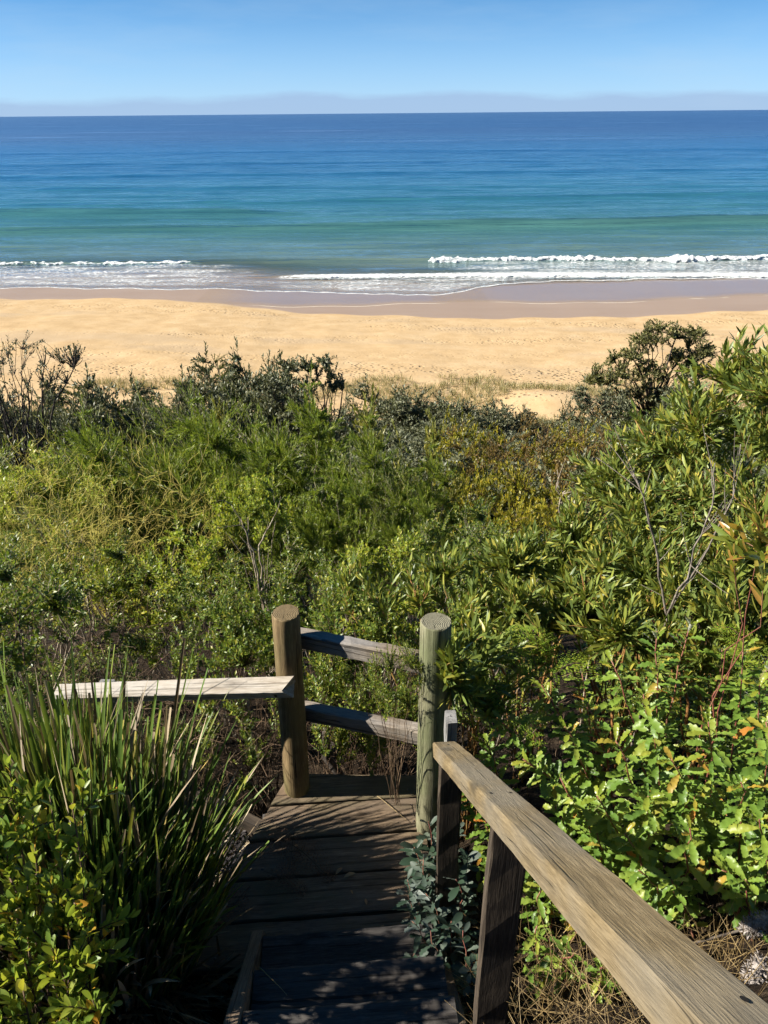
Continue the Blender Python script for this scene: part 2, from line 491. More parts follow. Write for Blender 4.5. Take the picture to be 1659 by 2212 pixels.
col = t.mix(t.math('MULTIPLY', pit, 0.5), col, (0.2640, 0.1600, 0.0720))
wetc = t.mix(t.noise(t.coord('Position', (0.08, 0.3, 1)), 1.0, 3), (0.275, 0.190, 0.125), (0.34, 0.25, 0.175))
col = t.mix(wet, col, wetc)
h = t.math('SUBTRACT', t.math('MULTIPLY', t.noise(c, 3.0, 5, 0.65), t.math('MULTIPLY', dry, 0.18)), t.math('MULTIPLY', pit, 1.5))
rip = t.noise(t.coord('Position', (0.7, 2.4, 1)), 1.6, 3)
h = t.math('ADD', h, t.math('MULTIPLY', t.math('MULTIPLY', rip, wet), 0.10))
M['sand'] = t.done(t.pbr(Base_Color=col, Roughness=t.math('MULTIPLY_ADD', wet, -0.50, 0.92), Specular_IOR_Level=t.math('MULTIPLY_ADD', wet, 0.38, 0.1), Normal=t.bump(h, 0.9, 0.10)))
yy = np.concatenate([np.linspace(36, 58, 110, endpoint=False), np.linspace(58, 110, 170, endpoint=False), np.linspace(110, 330, 50)])
uu = np.linspace(-1, 1, 360); uu = np.sign(uu) * np.abs(uu) ** 1.25
Yb = np.repeat(yy[:, None], len(uu), 1); Xb = uu[None, :] * (20 + Yb * 1.0)
sv = Yb - shore(Xb)
wetv = sstep(-0.15, 0.25, sv)
tread = np.clip(0.16 + 0.9 * sstep(62, 52, Yb) + 0.6 * np.exp(-((sv + 5.0) / 2.6) ** 2) + 0.5 * np.exp(-((Yb - 67 + Xb * 0.03) / 1.3) ** 2), 0, 1) * sstep(0.3, -1.2, sv)
grid('beach', Xb, Yb, sand(Xb, Yb), M['sand'], {'wet': wetv, 'tread': tread})

# ---- sea
s_rows = np.concatenate([np.linspace(0, 30, 120, endpoint=False), np.linspace(30, 130, 220, endpoint=False), np.linspace(130, 520, 230, endpoint=False), 520 * (16000 / 520) ** np.linspace(0, 1, 90)])
u_cols = np.linspace(-1, 1, 330)
S = np.repeat(s_rows[:, None], len(u_cols), 1)
Xs = np.repeat(u_cols[None, :], len(s_rows), 0) * (100 + S) * 0.72
Ys = front(Xs * np.exp(-S / 400) ) * np.exp(-S / 60) + 98 * (1 - np.exp(-S / 60)) + S
def crest(Yc, amp, wf, wb):
    d = Ys - Yc
    return amp * np.where(d < 0, np.exp(-(d / wf) ** 2), np.exp(-(d / wb) ** 2))
rampx = lambda a, b: sstep(a, b, Xs)
W = np.zeros_like(Xs)
fade = sstep(3, 20, S)
wob = 1.6 * fbm(Xs * 0.022, Ys * 0.0 + 3, 2) * 2
cr1 = crest(117.5 + wob, 0.46 * (1 - 0.4 * np.maximum(rampx(4, 12), 1 - rampx(-33, -26))), 1.1, 3.4)
cr2 = crest(154 + 2 * wob + 0.02 * Xs, 1.30 * (0.62 + 0.38 * rampx(-10, 22)), 1.25, 6.0)
cr3 = crest(177 - 0.05 * Xs + wob, 1.30 * (1 - rampx(-42, -14)), 1.4, 6.0)
cr4 = crest(133 + wob, 0.22, 2.2, 4.0)
cr5 = crest(105.6 + 0.5 * wob - 0.035 * Xs * sstep(0, 40, Xs), 0.30 * rampx(-19, -10), 0.9, 2.2)
cr6 = crest(206 + 3 * wob + 0.05 * Xs, 0.42 * rampx(-60, 10) + 0.1, 2.8, 8)
cr7 = crest(246 - 2 * wob - 0.03 * Xs, 0.45 * (1 - 0.7 * rampx(-20, 40)) , 3, 9)
cr8 = crest(300 + 4 * wob + 0.03 * Xs, 0.45, 4, 11)
cr9 = crest(372 - 4 * wob, 0.50 * (1 - 0.6 * rampx(0, 120)), 5, 13)
cr10 = crest(470 + 6 * wob - 0.06 * Xs, 0.5, 7, 16)
W += cr1 + cr2 + cr3 + cr4 + cr5 + cr6 + cr7 + cr8 + cr9 + cr10
W += fade * (0.30 * fbm(Xs * 0.045, Ys * 0.26, 3) * sstep(700, 300, Ys) + 0.10 * fbm(Xs * 0.09, Ys * 0.30, 3) + 0.06 * fbm(Xs * 0.5, Ys * 1.1, 2) * sstep(300, 120, Ys)) + 0.5 * sstep(120, 900, Ys) * fbm(Xs * 0.006, Ys * 0.03, 2) * sstep(3000, 900, Ys)
bed = sand(Xs, Ys)
Zs = np.maximum(SEA_Z + W, bed + 0.012 + 0.03 * sstep(0, 6, S))
depth = np.maximum(SEA_Z + 0.2 * W - bed, 0.0) + 0.02 * S * sstep(0, 10, S) * 0
# foam left by the breakers: amount per point
lace = np.zeros_like(Xs)
lace += np.exp(-(S / 0.55) ** 2) * 1.0
lace += 0.42 * sstep(0.5, 3, S) * sstep(119.5, 113, Ys) * np.maximum(1 - rampx(-27, -8), 0.0)
lace += 0.42 * sstep(0.5, 3, S) * sstep(118.5, 114, Ys) * rampx(6, 16)
lace += 0.42 * sstep(0.5, 3, S) * sstep(108, 102, Ys) * rampx(-22, -5) * (1 - rampx(6, 16))
lace += 0.9 * np.exp(-((Ys - 105.0 - 0.5 * wob + 0.035 * Xs * sstep(0, 40, Xs)) / 0.8) ** 2) * rampx(-16, -11)
lace = np.clip(lace, 0, 1)
t = MT('sea_water')
pos = t.n('ShaderNodeNewGeometry').outputs['Position']
dep = t.n('ShaderNodeAttribute', attribute_name='depth').outputs['Fac']
lac = t.n('ShaderNodeAttribute', attribute_name='lace').outputs['Fac']
dist = t.n('ShaderNodeSeparateXYZ', {0: pos}).outputs[1]
body = t.ramp(t.math('DIVIDE', dist, 1000.0), [(0.098, (0.15, 0.145, 0.105)), (0.115, (0.105, 0.155, 0.132)), (0.150, (0.052, 0.142, 0.138)), (0.200, (0.028, 0.125, 0.165)), (0.30, (0.020, 0.110, 0.205)), (0.48, (0.017, 0.090, 0.205)), (0.95, (0.014, 0.072, 0.195))])
stk = t.noise(t.coord('Position', (0.03, 0.22, 1)), 1.0, 5, 0.65)
body = t.mix(t.rng(stk, 0.35, 0.65), t.mix(1.0, body, (0.72, 0.80, 0.86), 'MULTIPLY'), t.mix(1.0, body, (1.25, 1.16, 1.10), 'MULTIPLY'))  # light and dark of the ripples painted into the body colour as streaks
pat = t.noise(t.coord('Position', (0.0009, 0.0035, 1)), 1.0, 4)
body = t.mix(t.rng(pat, 0.42, 0.62, 0, 0.45), body, t.mix(1.0, body, (0.55, 0.62, 0.75), 'MULTIPLY'))
r1 = t.noise(t.coord('Position', (0.55, 1.5, 1)), 1.0, 5, 0.62, 0.4)
r2 = t.noise(t.coord('Position', (0.06, 0.34, 1)), 1.0, 4, 0.6, 0.3)
r3 = t.noise(t.coord('Position', (0.012, 0.085, 1)), 1.0, 4, 0.6)
hgt = t.math('ADD', t.math('MULTIPLY', r1, 0.5), t.math('ADD', t.math('MULTIPLY', r2, 2.2), t.math('MULTIPLY', r3, 5.0)))
nrm = t.bump(hgt, 0.6, 0.5)
rg = t.rng(dist, 100.0, 900.0, 0.10, 0.30)
slick = t.rng(t.noise(t.coord('Position', (0.0035, 0.010, 1)), 1.0, 3), 0.60, 0.72)
under = t.n('ShaderNodeBsdfDiffuse', {'Color': body})
clear = t.n('ShaderNodeBsdfTransparent', {'Color': t.mix(t.rng(dep, 0.0, 0.5), (0.95, 0.95, 0.93), (0.62, 0.74, 0.66))})
bodym = t.n('ShaderNodeMixShader', {0: t.rng(dep, 0.02, 0.75, 0.06, 1.0), 1: clear.outputs[0], 2: under.outputs[0]})
gl = t.n('ShaderNodeBsdfGlossy', {'Color': (0.74, 0.90, 1.0), 'Roughness': rg, 'Normal': nrm})
fr = t.schlick(nrm)
frs = t.math('MULTIPLY', fr, t.math('MULTIPLY_ADD', slick, 0.45, t.math('MULTIPLY', t.math('MULTIPLY_ADD', stk, 1.1, 0.45), t.rng(dist, 150.0, 1500.0, 0.85, 0.52))), clamp=True)
wat = t.n('ShaderNodeMixShader', {0: frs, 1: bodym.outputs[0], 2: gl.outputs[0]})
fc = t.coord('Position', (0.75, 1.5, 0.0))
wf = t.n('ShaderNodeVectorMath', {0: fc, 1: t.n('ShaderNodeVectorMath', {0: t.noise(fc, 1.1, 3, col=True), 'Scale': 0.9}, operation='SCALE').outputs[0]}, operation='ADD').outputs[0]
ve = t.n('ShaderNodeTexVoronoi', {'Vector': wf, 'Scale': 1.15}, feature='DISTANCE_TO_EDGE').outputs['Distance']
ve2 = t.n('ShaderNodeTexVoronoi', {'Vector': wf, 'Scale': 2.9}, feature='DISTANCE_TO_EDGE').outputs['Distance']
web = t.math('MAXIMUM', t.rng(ve, 0.02, 0.14, 1.0, 0.0), t.rng(ve2, 0.0, 0.10, 0.75, 0.0))
patch = t.math('ADD', lac, t.math('MULTIPLY', t.math('SUBTRACT', t.noise(t.coord('Position', (0.16, 0.5, 1)), 1.0, 4), 0.5), 0.9))
foam = t.math('MULTIPLY', t.rng(patch, 0.20, 0.62, 0.0, 1.0), web, clamp=True)
foam = t.math('MAXIMUM', foam, t.rng(lac, 0.80, 0.97))
foam = t.math('MULTIPLY', foam, t.rng(lac, 0.03, 0.2))
fo = t.n('ShaderNodeBsdfDiffuse', {'Color': (0.66, 0.67, 0.66)})
fin = t.n('ShaderNodeMixShader', {0: foam, 1: wat.outputs[0], 2: fo.outputs[0]})
M['sea'] = t.done(fin.outputs[0])
sea = grid('sea', Xs, Ys, Zs, M['sea'], {'depth': depth, 'lace': lace})

# ---- white water: tumbling crests
t = MT('white_water')
c = t.coord('Position')
nz = t.noise(c, 2.6, 6, 0.7)
col = t.ramp(nz, [(0.32, (0.36, 0.45, 0.44)), (0.45, (0.60, 0.64, 0.64)), (0.6, (0.70, 0.71, 0.71))])
M['white'] = t.done(t.pbr(Base_Color=col, Roughness=0.85, Specular_IOR_Level=0.2, Normal=t.bump(t.noise(c, 5, 5, 0.7), 0.8, 0.25)))
def breaker(x0, x1, yc, h, w, seed, taper=(3.0, 3.0)):
    xs = np.arange(x0, x1, 0.16); k = np.linspace(0, math.pi, 13)
    Xf = np.repeat(xs[:, None], len(k), 1)
    env = np.clip(np.minimum(sstep(x0, x0 + taper[0], xs), sstep(x1, x1 - taper[1], xs)), 0.05, 1) * np.clip(1.0 + 0.7 * fbm(xs * 0.13 + seed, xs * 0 + seed, 3), 0.85, 1.4)
    lob = 1 + 0.75 * fbm(Xf * 1.7 + seed, k[None, :] * 2.0 + seed, 3)
    yb = yc(xs)[:, None] + 0.5 * fbm(Xf * 0.35, Xf * 0 + seed, 3)
    wv_ = w * (0.65 + 0.7 * (0.4 + fbm(xs * 0.2 + 9, xs * 0 + seed, 3)))[:, None]
    Yf = yb - np.cos(k)[None, :] * wv_ * lob * env[:, None] ** 0.6 + 0.25 * fbm(Xf * 1.4, k[None, :] * 2 + 4, 2)
    Zf = SEA_Z - 0.12 + (np.sin(k)[None, :] ** 0.7) * h * lob * env[:, None] + 0.09 * fbm(Xf * 3.1, k[None, :] * 4 + seed, 3)
    b = grid('foam', Xf, Yf, Zf, M['white'], None, None)
    b.parent = sea
    return b
wobf = lambda x: 3.2 * fbm(np.asarray(x) * 0.022, np.asarray(x) * 0.0 + 3, 2)
breaker(6.5, 82, lambda x: 116.1 + wobf(x) + 0.6 * np.sin(x * 0.11), 0.52, 1.25, 3, (1.5, 8))
breaker(-95, -27.3, lambda x: 116.4 + wobf(x) + 0.3 * np.sin(x * 0.2), 0.40, 1.0, 8, (8, 2))
breaker(-14, 70, lambda x: 104.9 + 0.5 * wobf(x) - 0.035 * x * sstep(0, 40, x), 0.24, 0.6, 21, (8, 10))

# ---- thin sheet of backwash lying on the wet sand
t = MT('backwash')
nr_ = t.bump(t.noise(t.coord('Position', (0.8, 2.6, 1)), 1.0, 4, 0.6, 0.6), 0.25, 0.03)
lc = t.n('ShaderNodeAttribute', attribute_name='lace').outputs['Fac']
tr_ = t.n('ShaderNodeBsdfTransparent', {'Color': (0.97, 0.97, 0.96)})
gl_ = t.n('ShaderNodeBsdfGlossy', {'Color': (0.9, 0.95, 1.0), 'Roughness': 0.12, 'Normal': nr_})
fr_ = t.schlick(nr_)
w_ = t.n('ShaderNodeMixShader', {0: t.math('MULTIPLY', t.math('MULTIPLY', fr_, 0.7), t.n('ShaderNodeAttribute', attribute_name='film').outputs['Fac']), 1: tr_.outputs[0], 2: gl_.outputs[0]})
fo_ = t.n('ShaderNodeBsdfDiffuse', {'Color': (0.72, 0.66, 0.55)})
fm_ = t.math('MULTIPLY', t.rng(lc, 0.4, 0.9), t.rng(t.noise(t.coord('Position', (0.12, 0.12, 1)), 1.0, 3), 0.40, 0.56))
M['backwash'] = t.done(t.n('ShaderNodeMixShader', {0: fm_, 1: w_.outputs[0], 2: fo_.outputs[0]}).outputs[0])
def backwash(x0, x1, edge, seed):
    xs = np.arange(x0, x1, 0.35); q = np.concatenate([np.linspace(0, 0.06, 8, endpoint=False), np.linspace(0.06, 1, 30)]) 
    e0 = edge(xs)[:, None]; e1 = front(xs)[:, None] + 1.2
    Yw = e0 + (e1 - e0) * q[None]; Xw = np.repeat(xs[:, None], len(q), 1)
    Xw, Yw = Xw.T.copy(), Yw.T.copy()
    endf = sstep(x0, x0 + 9, Xw) * sstep(x1, x1 - 9, Xw)
    b = grid('backwash', Xw, Yw, sand(Xw, Yw) + 0.006, M['backwash'], {'lace': np.exp(-((Yw - e0.T) / 0.22) ** 2) * endf, 'film': endf * sstep(0, 2.5, Yw - e0.T)}, None); b.parent = sea
backwash(-22, 13, lambda x: 86.5 + 0.9 * np.sin(x * 0.16) + 0.3 * np.sin(x * 0.7) + 0.012 * (x + 5) ** 2 * 0.3, 1)
backwash(6, 70, lambda x: 88.5 + 1.6 * np.sin(x * 0.12 + 2) + 0.3 * np.sin(x * 0.6), 2)

# ------------------------------------------------------------------ timber: landing, steps, posts and rails
def loft(rings, caps=True, m=0, mcap=0, smooth=False):
    """rings: (n, k, 3); closed sections joined along their length"""
    g = Geo(); n, k, _ = rings.shape
    i = np.arange(n - 1)[:, None] * k; j = np.arange(k)[None, :]; j2 = (j + 1) % k
    F = np.stack([i + j, i + j2, i + k + j2, i + k + j], -1).reshape(-1, 4)
    g.add(rings.reshape(-1, 3), F, m, smooth)
    if caps:
        g.f.append((np.array([list(range(k))[::-1]]), mcap, False))
        g.f.append((np.array([[(n - 1) * k + q for q in range(k)]]), mcap, False))
    return g
def beam_geo(L, w, h, seed=0, ch=0.005, segs=14, wob=0.0015, cut=None):
    """timber along X from 0 to L, w across (Y), h high (Z), arrises eased"""
    r = np.random.default_rng(seed)
    a, b = w / 2, h / 2
    sec = np.array([(-a + ch, -b), (a - ch, -b), (a, -b + ch), (a, b - ch), (a - ch, b), (-a + ch, b), (-a, b - ch), (-a, -b + ch)])
    xs = np.linspace(0, L, segs)
    R = np.zeros((segs, 8, 3))
    R[:, :, 0] = xs[:, None]; R[:, :, 1:] = sec[None]
    R[:, :, 1:] += r.normal(0, wob, (segs, 8, 2))
    sag = 0.004 * np.sin(xs / L * 3.1 + seed)
    R[:, :, 2] += sag[:, None]
    if cut is not None:
        R[0, :, 0] += cut[0] * sec[:, 0] / a; R[-1, :, 0] += cut[1] * sec[:, 0] / a
    return loft(R)
def place_axis(o, p0, p1, up=(0, 0, 1)):
    x = (Vector(p1) - Vector(p0)).normalized(); u = Vector(up)
    y = u.cross(x).normalized(); z = x.cross(y)
    mw = Matrix((x, y, z)).transposed().to_4x4(); mw.translation = p0
    o.matrix_world = mw
def under(o, parent):
    """make o a part of parent without moving it (parents are unrotated Empties)"""
    mw = o.matrix_world.copy() if o.matrix_world != Matrix.Identity(4) else o.matrix_basis.copy()
    o.parent = parent
    o.matrix_basis = Matrix.Translation(-Vector(parent.location)) @ mw
    return o
def beam(name, p0, p1, w, h, mat, parent, seed=0, up=(0, 0, 1), **k):
    o = beam_geo((Vector(p1) - Vector(p0)).length, w, h, seed, **k).build(name, mat)
    x = (Vector(p1) - Vector(p0)).normalized(); u = Vector(up)
    y = u.cross(x).normalized(); z = x.cross(y)
    mw = Matrix((x, y, z)).transposed().to_4x4(); mw.translation = Vector(p0) - Vector(parent.location)
    o.parent = parent
    o.matrix_basis = mw
    return o
def log_post(name, base, topp, r, mats, parent, seed):
    rr = np.random.default_rng(seed); k = 60; n = 20
    L = (Vector(topp) - Vector(base)).length
    xs = np.concatenate([np.linspace(0, L - 0.006, n), [L]])
    a = np.arange(k) * 2 * math.pi / k
    R = np.zeros((n + 1, k, 3)); R[:, :, 0] = xs[:, None]
    lump = 1 + 0.018 * np.sin(a * 2 + seed) + 0.012 * np.sin(a * 5 + seed * 2)
    rad = r * (1.03 - 0.05 * xs / L)[:, None] * lump[None] * (1 + rr.normal(0, 0.004, (n + 1, k)))
    for a0, dp in ((rr.uniform(0, 6.28), 0.10), (rr.uniform(0, 6.28), 0.07), (4.2, 0.09), (3.6, 0.05)):
        dl = (a[None] - a0 - 0.10 * np.sin(xs * 3 + a0)[:, None] + math.pi) % (2 * math.pi) - math.pi
        ext = np.clip(1.2 * np.sin(xs / L * 2.4 + a0), 0.0, 1)[:, None]
        rad *= 1 - dp * ext * np.exp(-(dl / 0.055) ** 2)
    rad[-1] *= 0.955
    R[:, :, 1] = np.cos(a)[None] * rad; R[:, :, 2] = np.sin(a)[None] * rad
    R[-1, :, 0] += rr.normal(0, 0.0015, k)
    g = loft(R, smooth=True)
    f, m, sm = g.f[-1]; g.f[-1] = (f, 1, False)
    o = g.build(name, mats)
    x = (Vector(topp) - Vector(base)).normalized(); y = Vector((0, 1, 0)).cross(x).normalized(); z = x.cross(y)
    mw = Matrix((x, y, z)).transposed().to_4x4(); mw.translation = Vector(base) - Vector(parent.location)
    o.parent = parent; o.matrix_basis = mw
    return o

HEAD = math.radians(3.8)                       # the stair runs a little to the left
SX = Vector((math.cos(HEAD), math.sin(HEAD), 0)); SY = Vector((-math.sin(HEAD), math.cos(HEAD), 0))
O = Vector((-0.12, 1.80, 0))                   # middle of the landing's near edge
def st(u, v, z=0.0):
    return O + SX * u + SY * v + Vector((0, 0, z))

stair = empty('timber_stairs', st(0, 0, -0.04), 'dark timber steps leading down to a small plank landing between the bushes', 'stairs')
PW = 0.183
ends = [(-0.70, 0.33), (-0.624, 0.33), (-0.537, 0.34), (-0.445, 0.36), (-0.36, 0.38)]
for i in range(5):
    v0 = -0.03 + i * (PW + 0.012)
    u0, u1 = ends[i]
    w = PW if i < 4 else 0.17
    r = np.random.default_rng(40 + i)
    L = u1 - u0
    g = beam_geo(L, w, 0.038, 60 + i, ch=0.004, segs=12, wob=0.0012, cut=(0.043, 0.0))
    if i == 4:     # last board tapers towards the right-hand post
        V = g.v[0]; tt = V[:, 0] / L; V[:, 1] = np.where(V[:, 1] > 0, V[:, 1] * (1.25 - 0.75 * tt) , V[:, 1])
    o = g.build('plank', M['deck'], stair)
    p = st(u0, v0 + w / 2, -0.019 + r.normal(0, 0.0012))
    mw = Matrix((SX, SY, Vector((0, 0, 1)))).transposed().to_4x4(); mw.translation = p - Vector(stair.location)
    o.matrix_basis = mw @ Matrix.Rotation(r.normal(0, 0.003), 4, 'Z')
    for (uu_, vv_) in ((0.12, -0.05), (0.12, 0.055), (L - 0.10, -0.045), (L - 0.10, 0.05)):
        sg = Geo(); aa = np.arange(10) * math.pi / 5
        sg.add(np.c_[np.cos(aa) * 0.0055, np.sin(aa) * 0.0055, np.full(10, 0.0205)], [list(range(10))])
        sg.add(np.c_[np.cos(aa) * 0.0062, np.sin(aa) * 0.0062, np.full(10, 0.0180)], np.zeros((0, 4), int))
        q = np.arange(10); sg.f.append((np.stack([q + 10, (q + 1) % 10 + 10, (q + 1) % 10, q], -1), 0, True))
        s_ = sg.build('screw', M['screw'], o); s_.location = (uu_ + 0.03 * (i % 2), vv_, 0)
for k in range(1, 8):          # treads climb towards the viewer
    z = 0.17 * k; v = -0.012 - 0.228 * (k - 1)
    p0, p1 = st(-0.37, v - 0.125, z - 0.03), st(0.30, v - 0.125, z - 0.03)
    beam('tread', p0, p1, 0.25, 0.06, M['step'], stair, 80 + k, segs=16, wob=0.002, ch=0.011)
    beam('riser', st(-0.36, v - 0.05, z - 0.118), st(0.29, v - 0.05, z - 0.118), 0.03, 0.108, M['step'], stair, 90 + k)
beam('stringer', st(-0.40, -0.02, 0.03), st(-0.40, -1.75, 1.34), 0.05, 0.20, M['deck'], stair, 101)
beam('stringer', st(0.33, -0.02, -0.14), st(0.33, -1.75, 1.17), 0.05, 0.20, M['deck'], stair, 102)
beam('joist', st(-0.42, 0.03, -0.095), st(-0.42, 0.74, -0.095), 0.05, 0.10, M['step'], stair, 103)
beam('joist', st(0.25, 0.03, -0.095), st(0.25, 0.80, -0.095), 0.05, 0.10, M['step'], stair, 104)

# railing across the far side of the landing
pl_b = atz(640, 1703, 0.0); pl_t = Vector((pl_b.x - 0.012, pl_b.y, 1.10))
pl_t = at(617, 1323, pl_b.y)
pr_t = at(942, 1342, 2.40); pr_b = Vector((0.205, 2.395, -0.25))
rail = empty('landing_railing', (pl_b.x, pl_b.y, -0.3), 'round log posts joined by two weathered rails at the far edge of the landing', 'railing')
log_post('log_post', (pl_b.x, pl_b.y, -0.30), pl_t, 0.063, [M['post_gold'], M['end_gold']], rail, 5)['label'] = 'golden brown round log post on the left'
log_post('log_post', pr_b, pr_t, 0.064, [M['post_green'], M['end_green']], rail, 9)['label'] = 'greenish lichened round log post on the right'
for (ya, yb, sd, nm) in ((1376, 1434, 11, 'upper'), (1533, 1590, 12, 'lower')):
    p0 = at(650, ya, pl_b.y + 0.085); p1 = at(920, yb, 2.44)
    d = (p1 - p0).normalized()
    b = beam('rail', p0 - d * 0.05, p1 + d * 0.03, 0.062, 0.078, M['rail_grey'], rail, sd, segs=20)

# loose-ended pale rail on the left
wl0 = at(634, 1483, pl_b.y - 0.105); wl1 = at(125, 1500, pl_b.y + 0.09)
lr = empty('pale_rail', wl0, 'sun-bleached pale timber rail running left from the golden post behind the strap leaves', 'rail')
L = (wl1 - wl0).length
g = beam_geo(L, 0.085, 0.052, 31, segs=30, wob=0.0006)
V = g.v[0]; nearend = V[:, 0] < 0.01        # bird's-mouth cut at the post
V[nearend, 0] += np.array([0.012, 0.0, 0.0, 0.032, 0.040, 0.0, 0.0, 0.006])[:nearend.sum()]
# split first ring to notch it
o = g.build('beam', M['rail_white'], lr)
x = (wl1 - wl0).normalized(); y = Vector((0, 0, 1)).cross(x).normalized(); z = x.cross(y)
tilt = Matrix.Rotation(math.radians(-14), 4, 'X')
o.matrix_basis = Matrix((x, y, z)).transposed().to_4x4() @ tilt
pp = wl0.lerp(wl1, 0.80)
beam('post', (pp.x, pp.y + 0.06, float(ground(pp.x, pp.y)) - 0.1), (pp.x, pp.y + 0.06, pp.z + 0.005), 0.07, 0.07, M['grey_post'], lr, 33, up=(0, 1, 0))
hole = Geo(); aa = np.arange(12) * math.pi / 6
hole.add(np.c_[np.cos(aa) * 0.008, np.zeros(12), np.sin(aa) * 0.008], [list(range(12))])
M['hole'] = plain_mat('bolt_hole', [(0.3, (0.006, 0.005, 0.004)), (0.7, (0.012, 0.01, 0.008))])
h_ = hole.build('bolt_hole', M['hole'], o); h_.location = (0.075, 0.0445, -0.004)

# right-hand handrail
H1 = at(961, 1621, 2.02); slope = math.tan(math.radians(38.9))
def hr(Y, dz=0.0):
    dy = H1.y - Y
    return Vector((H1.x + 0.068 * dy, Y, H1.z + dy * slope + dz))
hand = empty('handrail', hr(1.22, -1.5), 'thick weathered brown timber handrail sloping up to the lower right corner', 'handrail')
beam('top_beam', hr(2.02), hr(-0.7), 0.090, 0.058, M['handrail'], hand, 51, segs=40, ch=0.006, wob=0.0008)
tb = [c_ for c_ in hand.children if c_.name.startswith('top_beam')][0]
for nx, ny in ((1.02, -0.022), (1.03, 0.024), (0.10, 0.0), (2.1, 0.02)):
    ng_ = Geo(); aa = np.arange(10) * math.pi / 5
    ng_.add(np.c_[np.cos(aa) * 0.007, np.sin(aa) * 0.0035, np.full(10, 0.0)], [list(range(10))])
    n_ = ng_.build('nail', M['hole'], tb); n_.location = (nx, ny, 0.0345)
zt = hr(1.93)
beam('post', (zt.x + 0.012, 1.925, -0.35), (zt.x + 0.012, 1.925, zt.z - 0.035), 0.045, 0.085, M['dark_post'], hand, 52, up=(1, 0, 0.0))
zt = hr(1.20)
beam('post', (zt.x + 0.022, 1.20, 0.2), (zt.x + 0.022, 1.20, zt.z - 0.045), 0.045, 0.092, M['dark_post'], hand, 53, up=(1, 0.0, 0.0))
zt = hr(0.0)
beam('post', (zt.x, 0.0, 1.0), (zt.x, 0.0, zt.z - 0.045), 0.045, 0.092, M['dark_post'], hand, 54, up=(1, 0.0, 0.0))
gp = at(972, 1548, 2.14)
gpo = empty('grey_post', (gp.x, gp.y, -0.35), 'short silvery grey square post standing behind the far end of the handrail', 'post')
beam('post', (gp.x + 0.004, gp.y, -0.35), gp, 0.07, 0.042, M['grey_post'], gpo, 55, up=(1, 0, 0))

# ------------------------------------------------------------------ leaf shapes (along +Y, unit length, facing +Z)
def T_diamond(w=0.35, fold=0.12, bend=0.0):
    V = np.array([(0, 0, 0), (-w / 2, 0.5, fold), (0, 1, -bend), (w / 2, 0.5, fold)])
    return V, [np.array([[0, 3, 2, 1]])]
def T_oval(w=0.4, fold=0.08, bend=0.12, rows=(0.18, 0.45, 0.75), ws=(0.62, 1.0, 0.78)):
    V = [(0, 0, 0)]
    for t_, k in zip(rows, ws):
        z = -bend * t_ * t_
        V += [(-w / 2 * k, t_, z + fold * k), (0, t_, z), (w / 2 * k, t_, z + fold * k)]
    V.append((0, 1, -bend))
    n = len(rows); tri = [(0, 2, 1), (0, 3, 2)]; quad = []
    for i in range(n - 1):
        a = 1 + 3 * i; quad += [(a, a + 1, a + 4, a + 3), (a + 1, a + 2, a + 5, a + 4)]
    a = 1 + 3 * (n - 1); e = len(V) - 1
    tri += [(a, a + 1, e), (a + 1, a + 2, e)]
    return np.array(V, float), [np.array(tri)] + ([np.array(quad)] if quad else [])
def T_serrate(w=0.42, teeth=7, bend=0.25, fold=0.06, wave=0.03, seed=0):
    """obovate leaf with coarse teeth along the margin"""
    r = np.random.default_rng(seed)
    ts = np.linspace(0.06, 0.97, teeth * 2 + 1)
    prof = lambda q: np.interp(q, [0, 0.12, 0.4, 0.7, 0.88, 1.0], [0.10, 0.28, 0.72, 1.0, 0.86, 0.25])
    V = [(0, 0, 0)]
    for i, q in enumerate(ts):
        out = i % 2 == 1
        for sgn in (-1, 0, 1):
            if sgn == 0:
                V.append((0, q, -bend * q * q))
            else:
                k = prof(q) * (1.12 if out else 0.86) * (1 + r.normal(0, 0.05))
                dq = 0.035 if out else -0.01
                V.append((sgn * w / 2 * k, q + dq + r.normal(0, 0.006), -bend * q * q + fold * prof(q) + wave * math.sin(i * 1.9 + sgn)))
    n = len(ts); V.append((0, 1.0, -bend)); e = len(V) - 1
    tri = [(0, 2, 1), (0, 3, 2)]; quad = []
    for i in range(n - 1):
        a = 1 + 3 * i; quad += [(a, a + 1, a + 4, a + 3), (a + 1, a + 2, a + 5, a + 4)]
    a = 1 + 3 * (n - 1)
    tri += [(a, a + 1, e), (a + 1, a + 2, e)]
    return np.array(V, float), [np.array(tri), np.array(quad)]
def T_blade(segs=8, w=0.018, bend=0.25, fold=0.25, blunt=False, side=0.0):
    ts = np.linspace(0, 1, segs + 1); V = []; quad = []
    for i, q in enumerate(ts):
        k = min(1.0, 0.8 + q) * (1 - max(0, (q - 0.55) / 0.45) ** 2.0 * (0.35 if blunt else 0.97))
        z = -bend * q ** 2.2; y = q - 0.25 * bend * bend * q ** 3
        V += [(-w / 2 * k + side * q * q, y, z + fold * w / 2 * k), (side * q * q, y, z), (w / 2 * k + side * q * q, y, z + fold * w / 2 * k)]
    for i in range(segs):
        a = 3 * i; quad += [(a, a + 1, a + 4, a + 3), (a + 1, a + 2, a + 5, a + 4)]
    return np.array(V, float), [np.array(quad)]
def tmesh(T, name, mats):
    g = Geo(); V, Fs = T
    g.v.append(V); g.n = len(V)
    for F in Fs:
        g.f.append((F, 0, True))
    return g.mesh(name, mats)

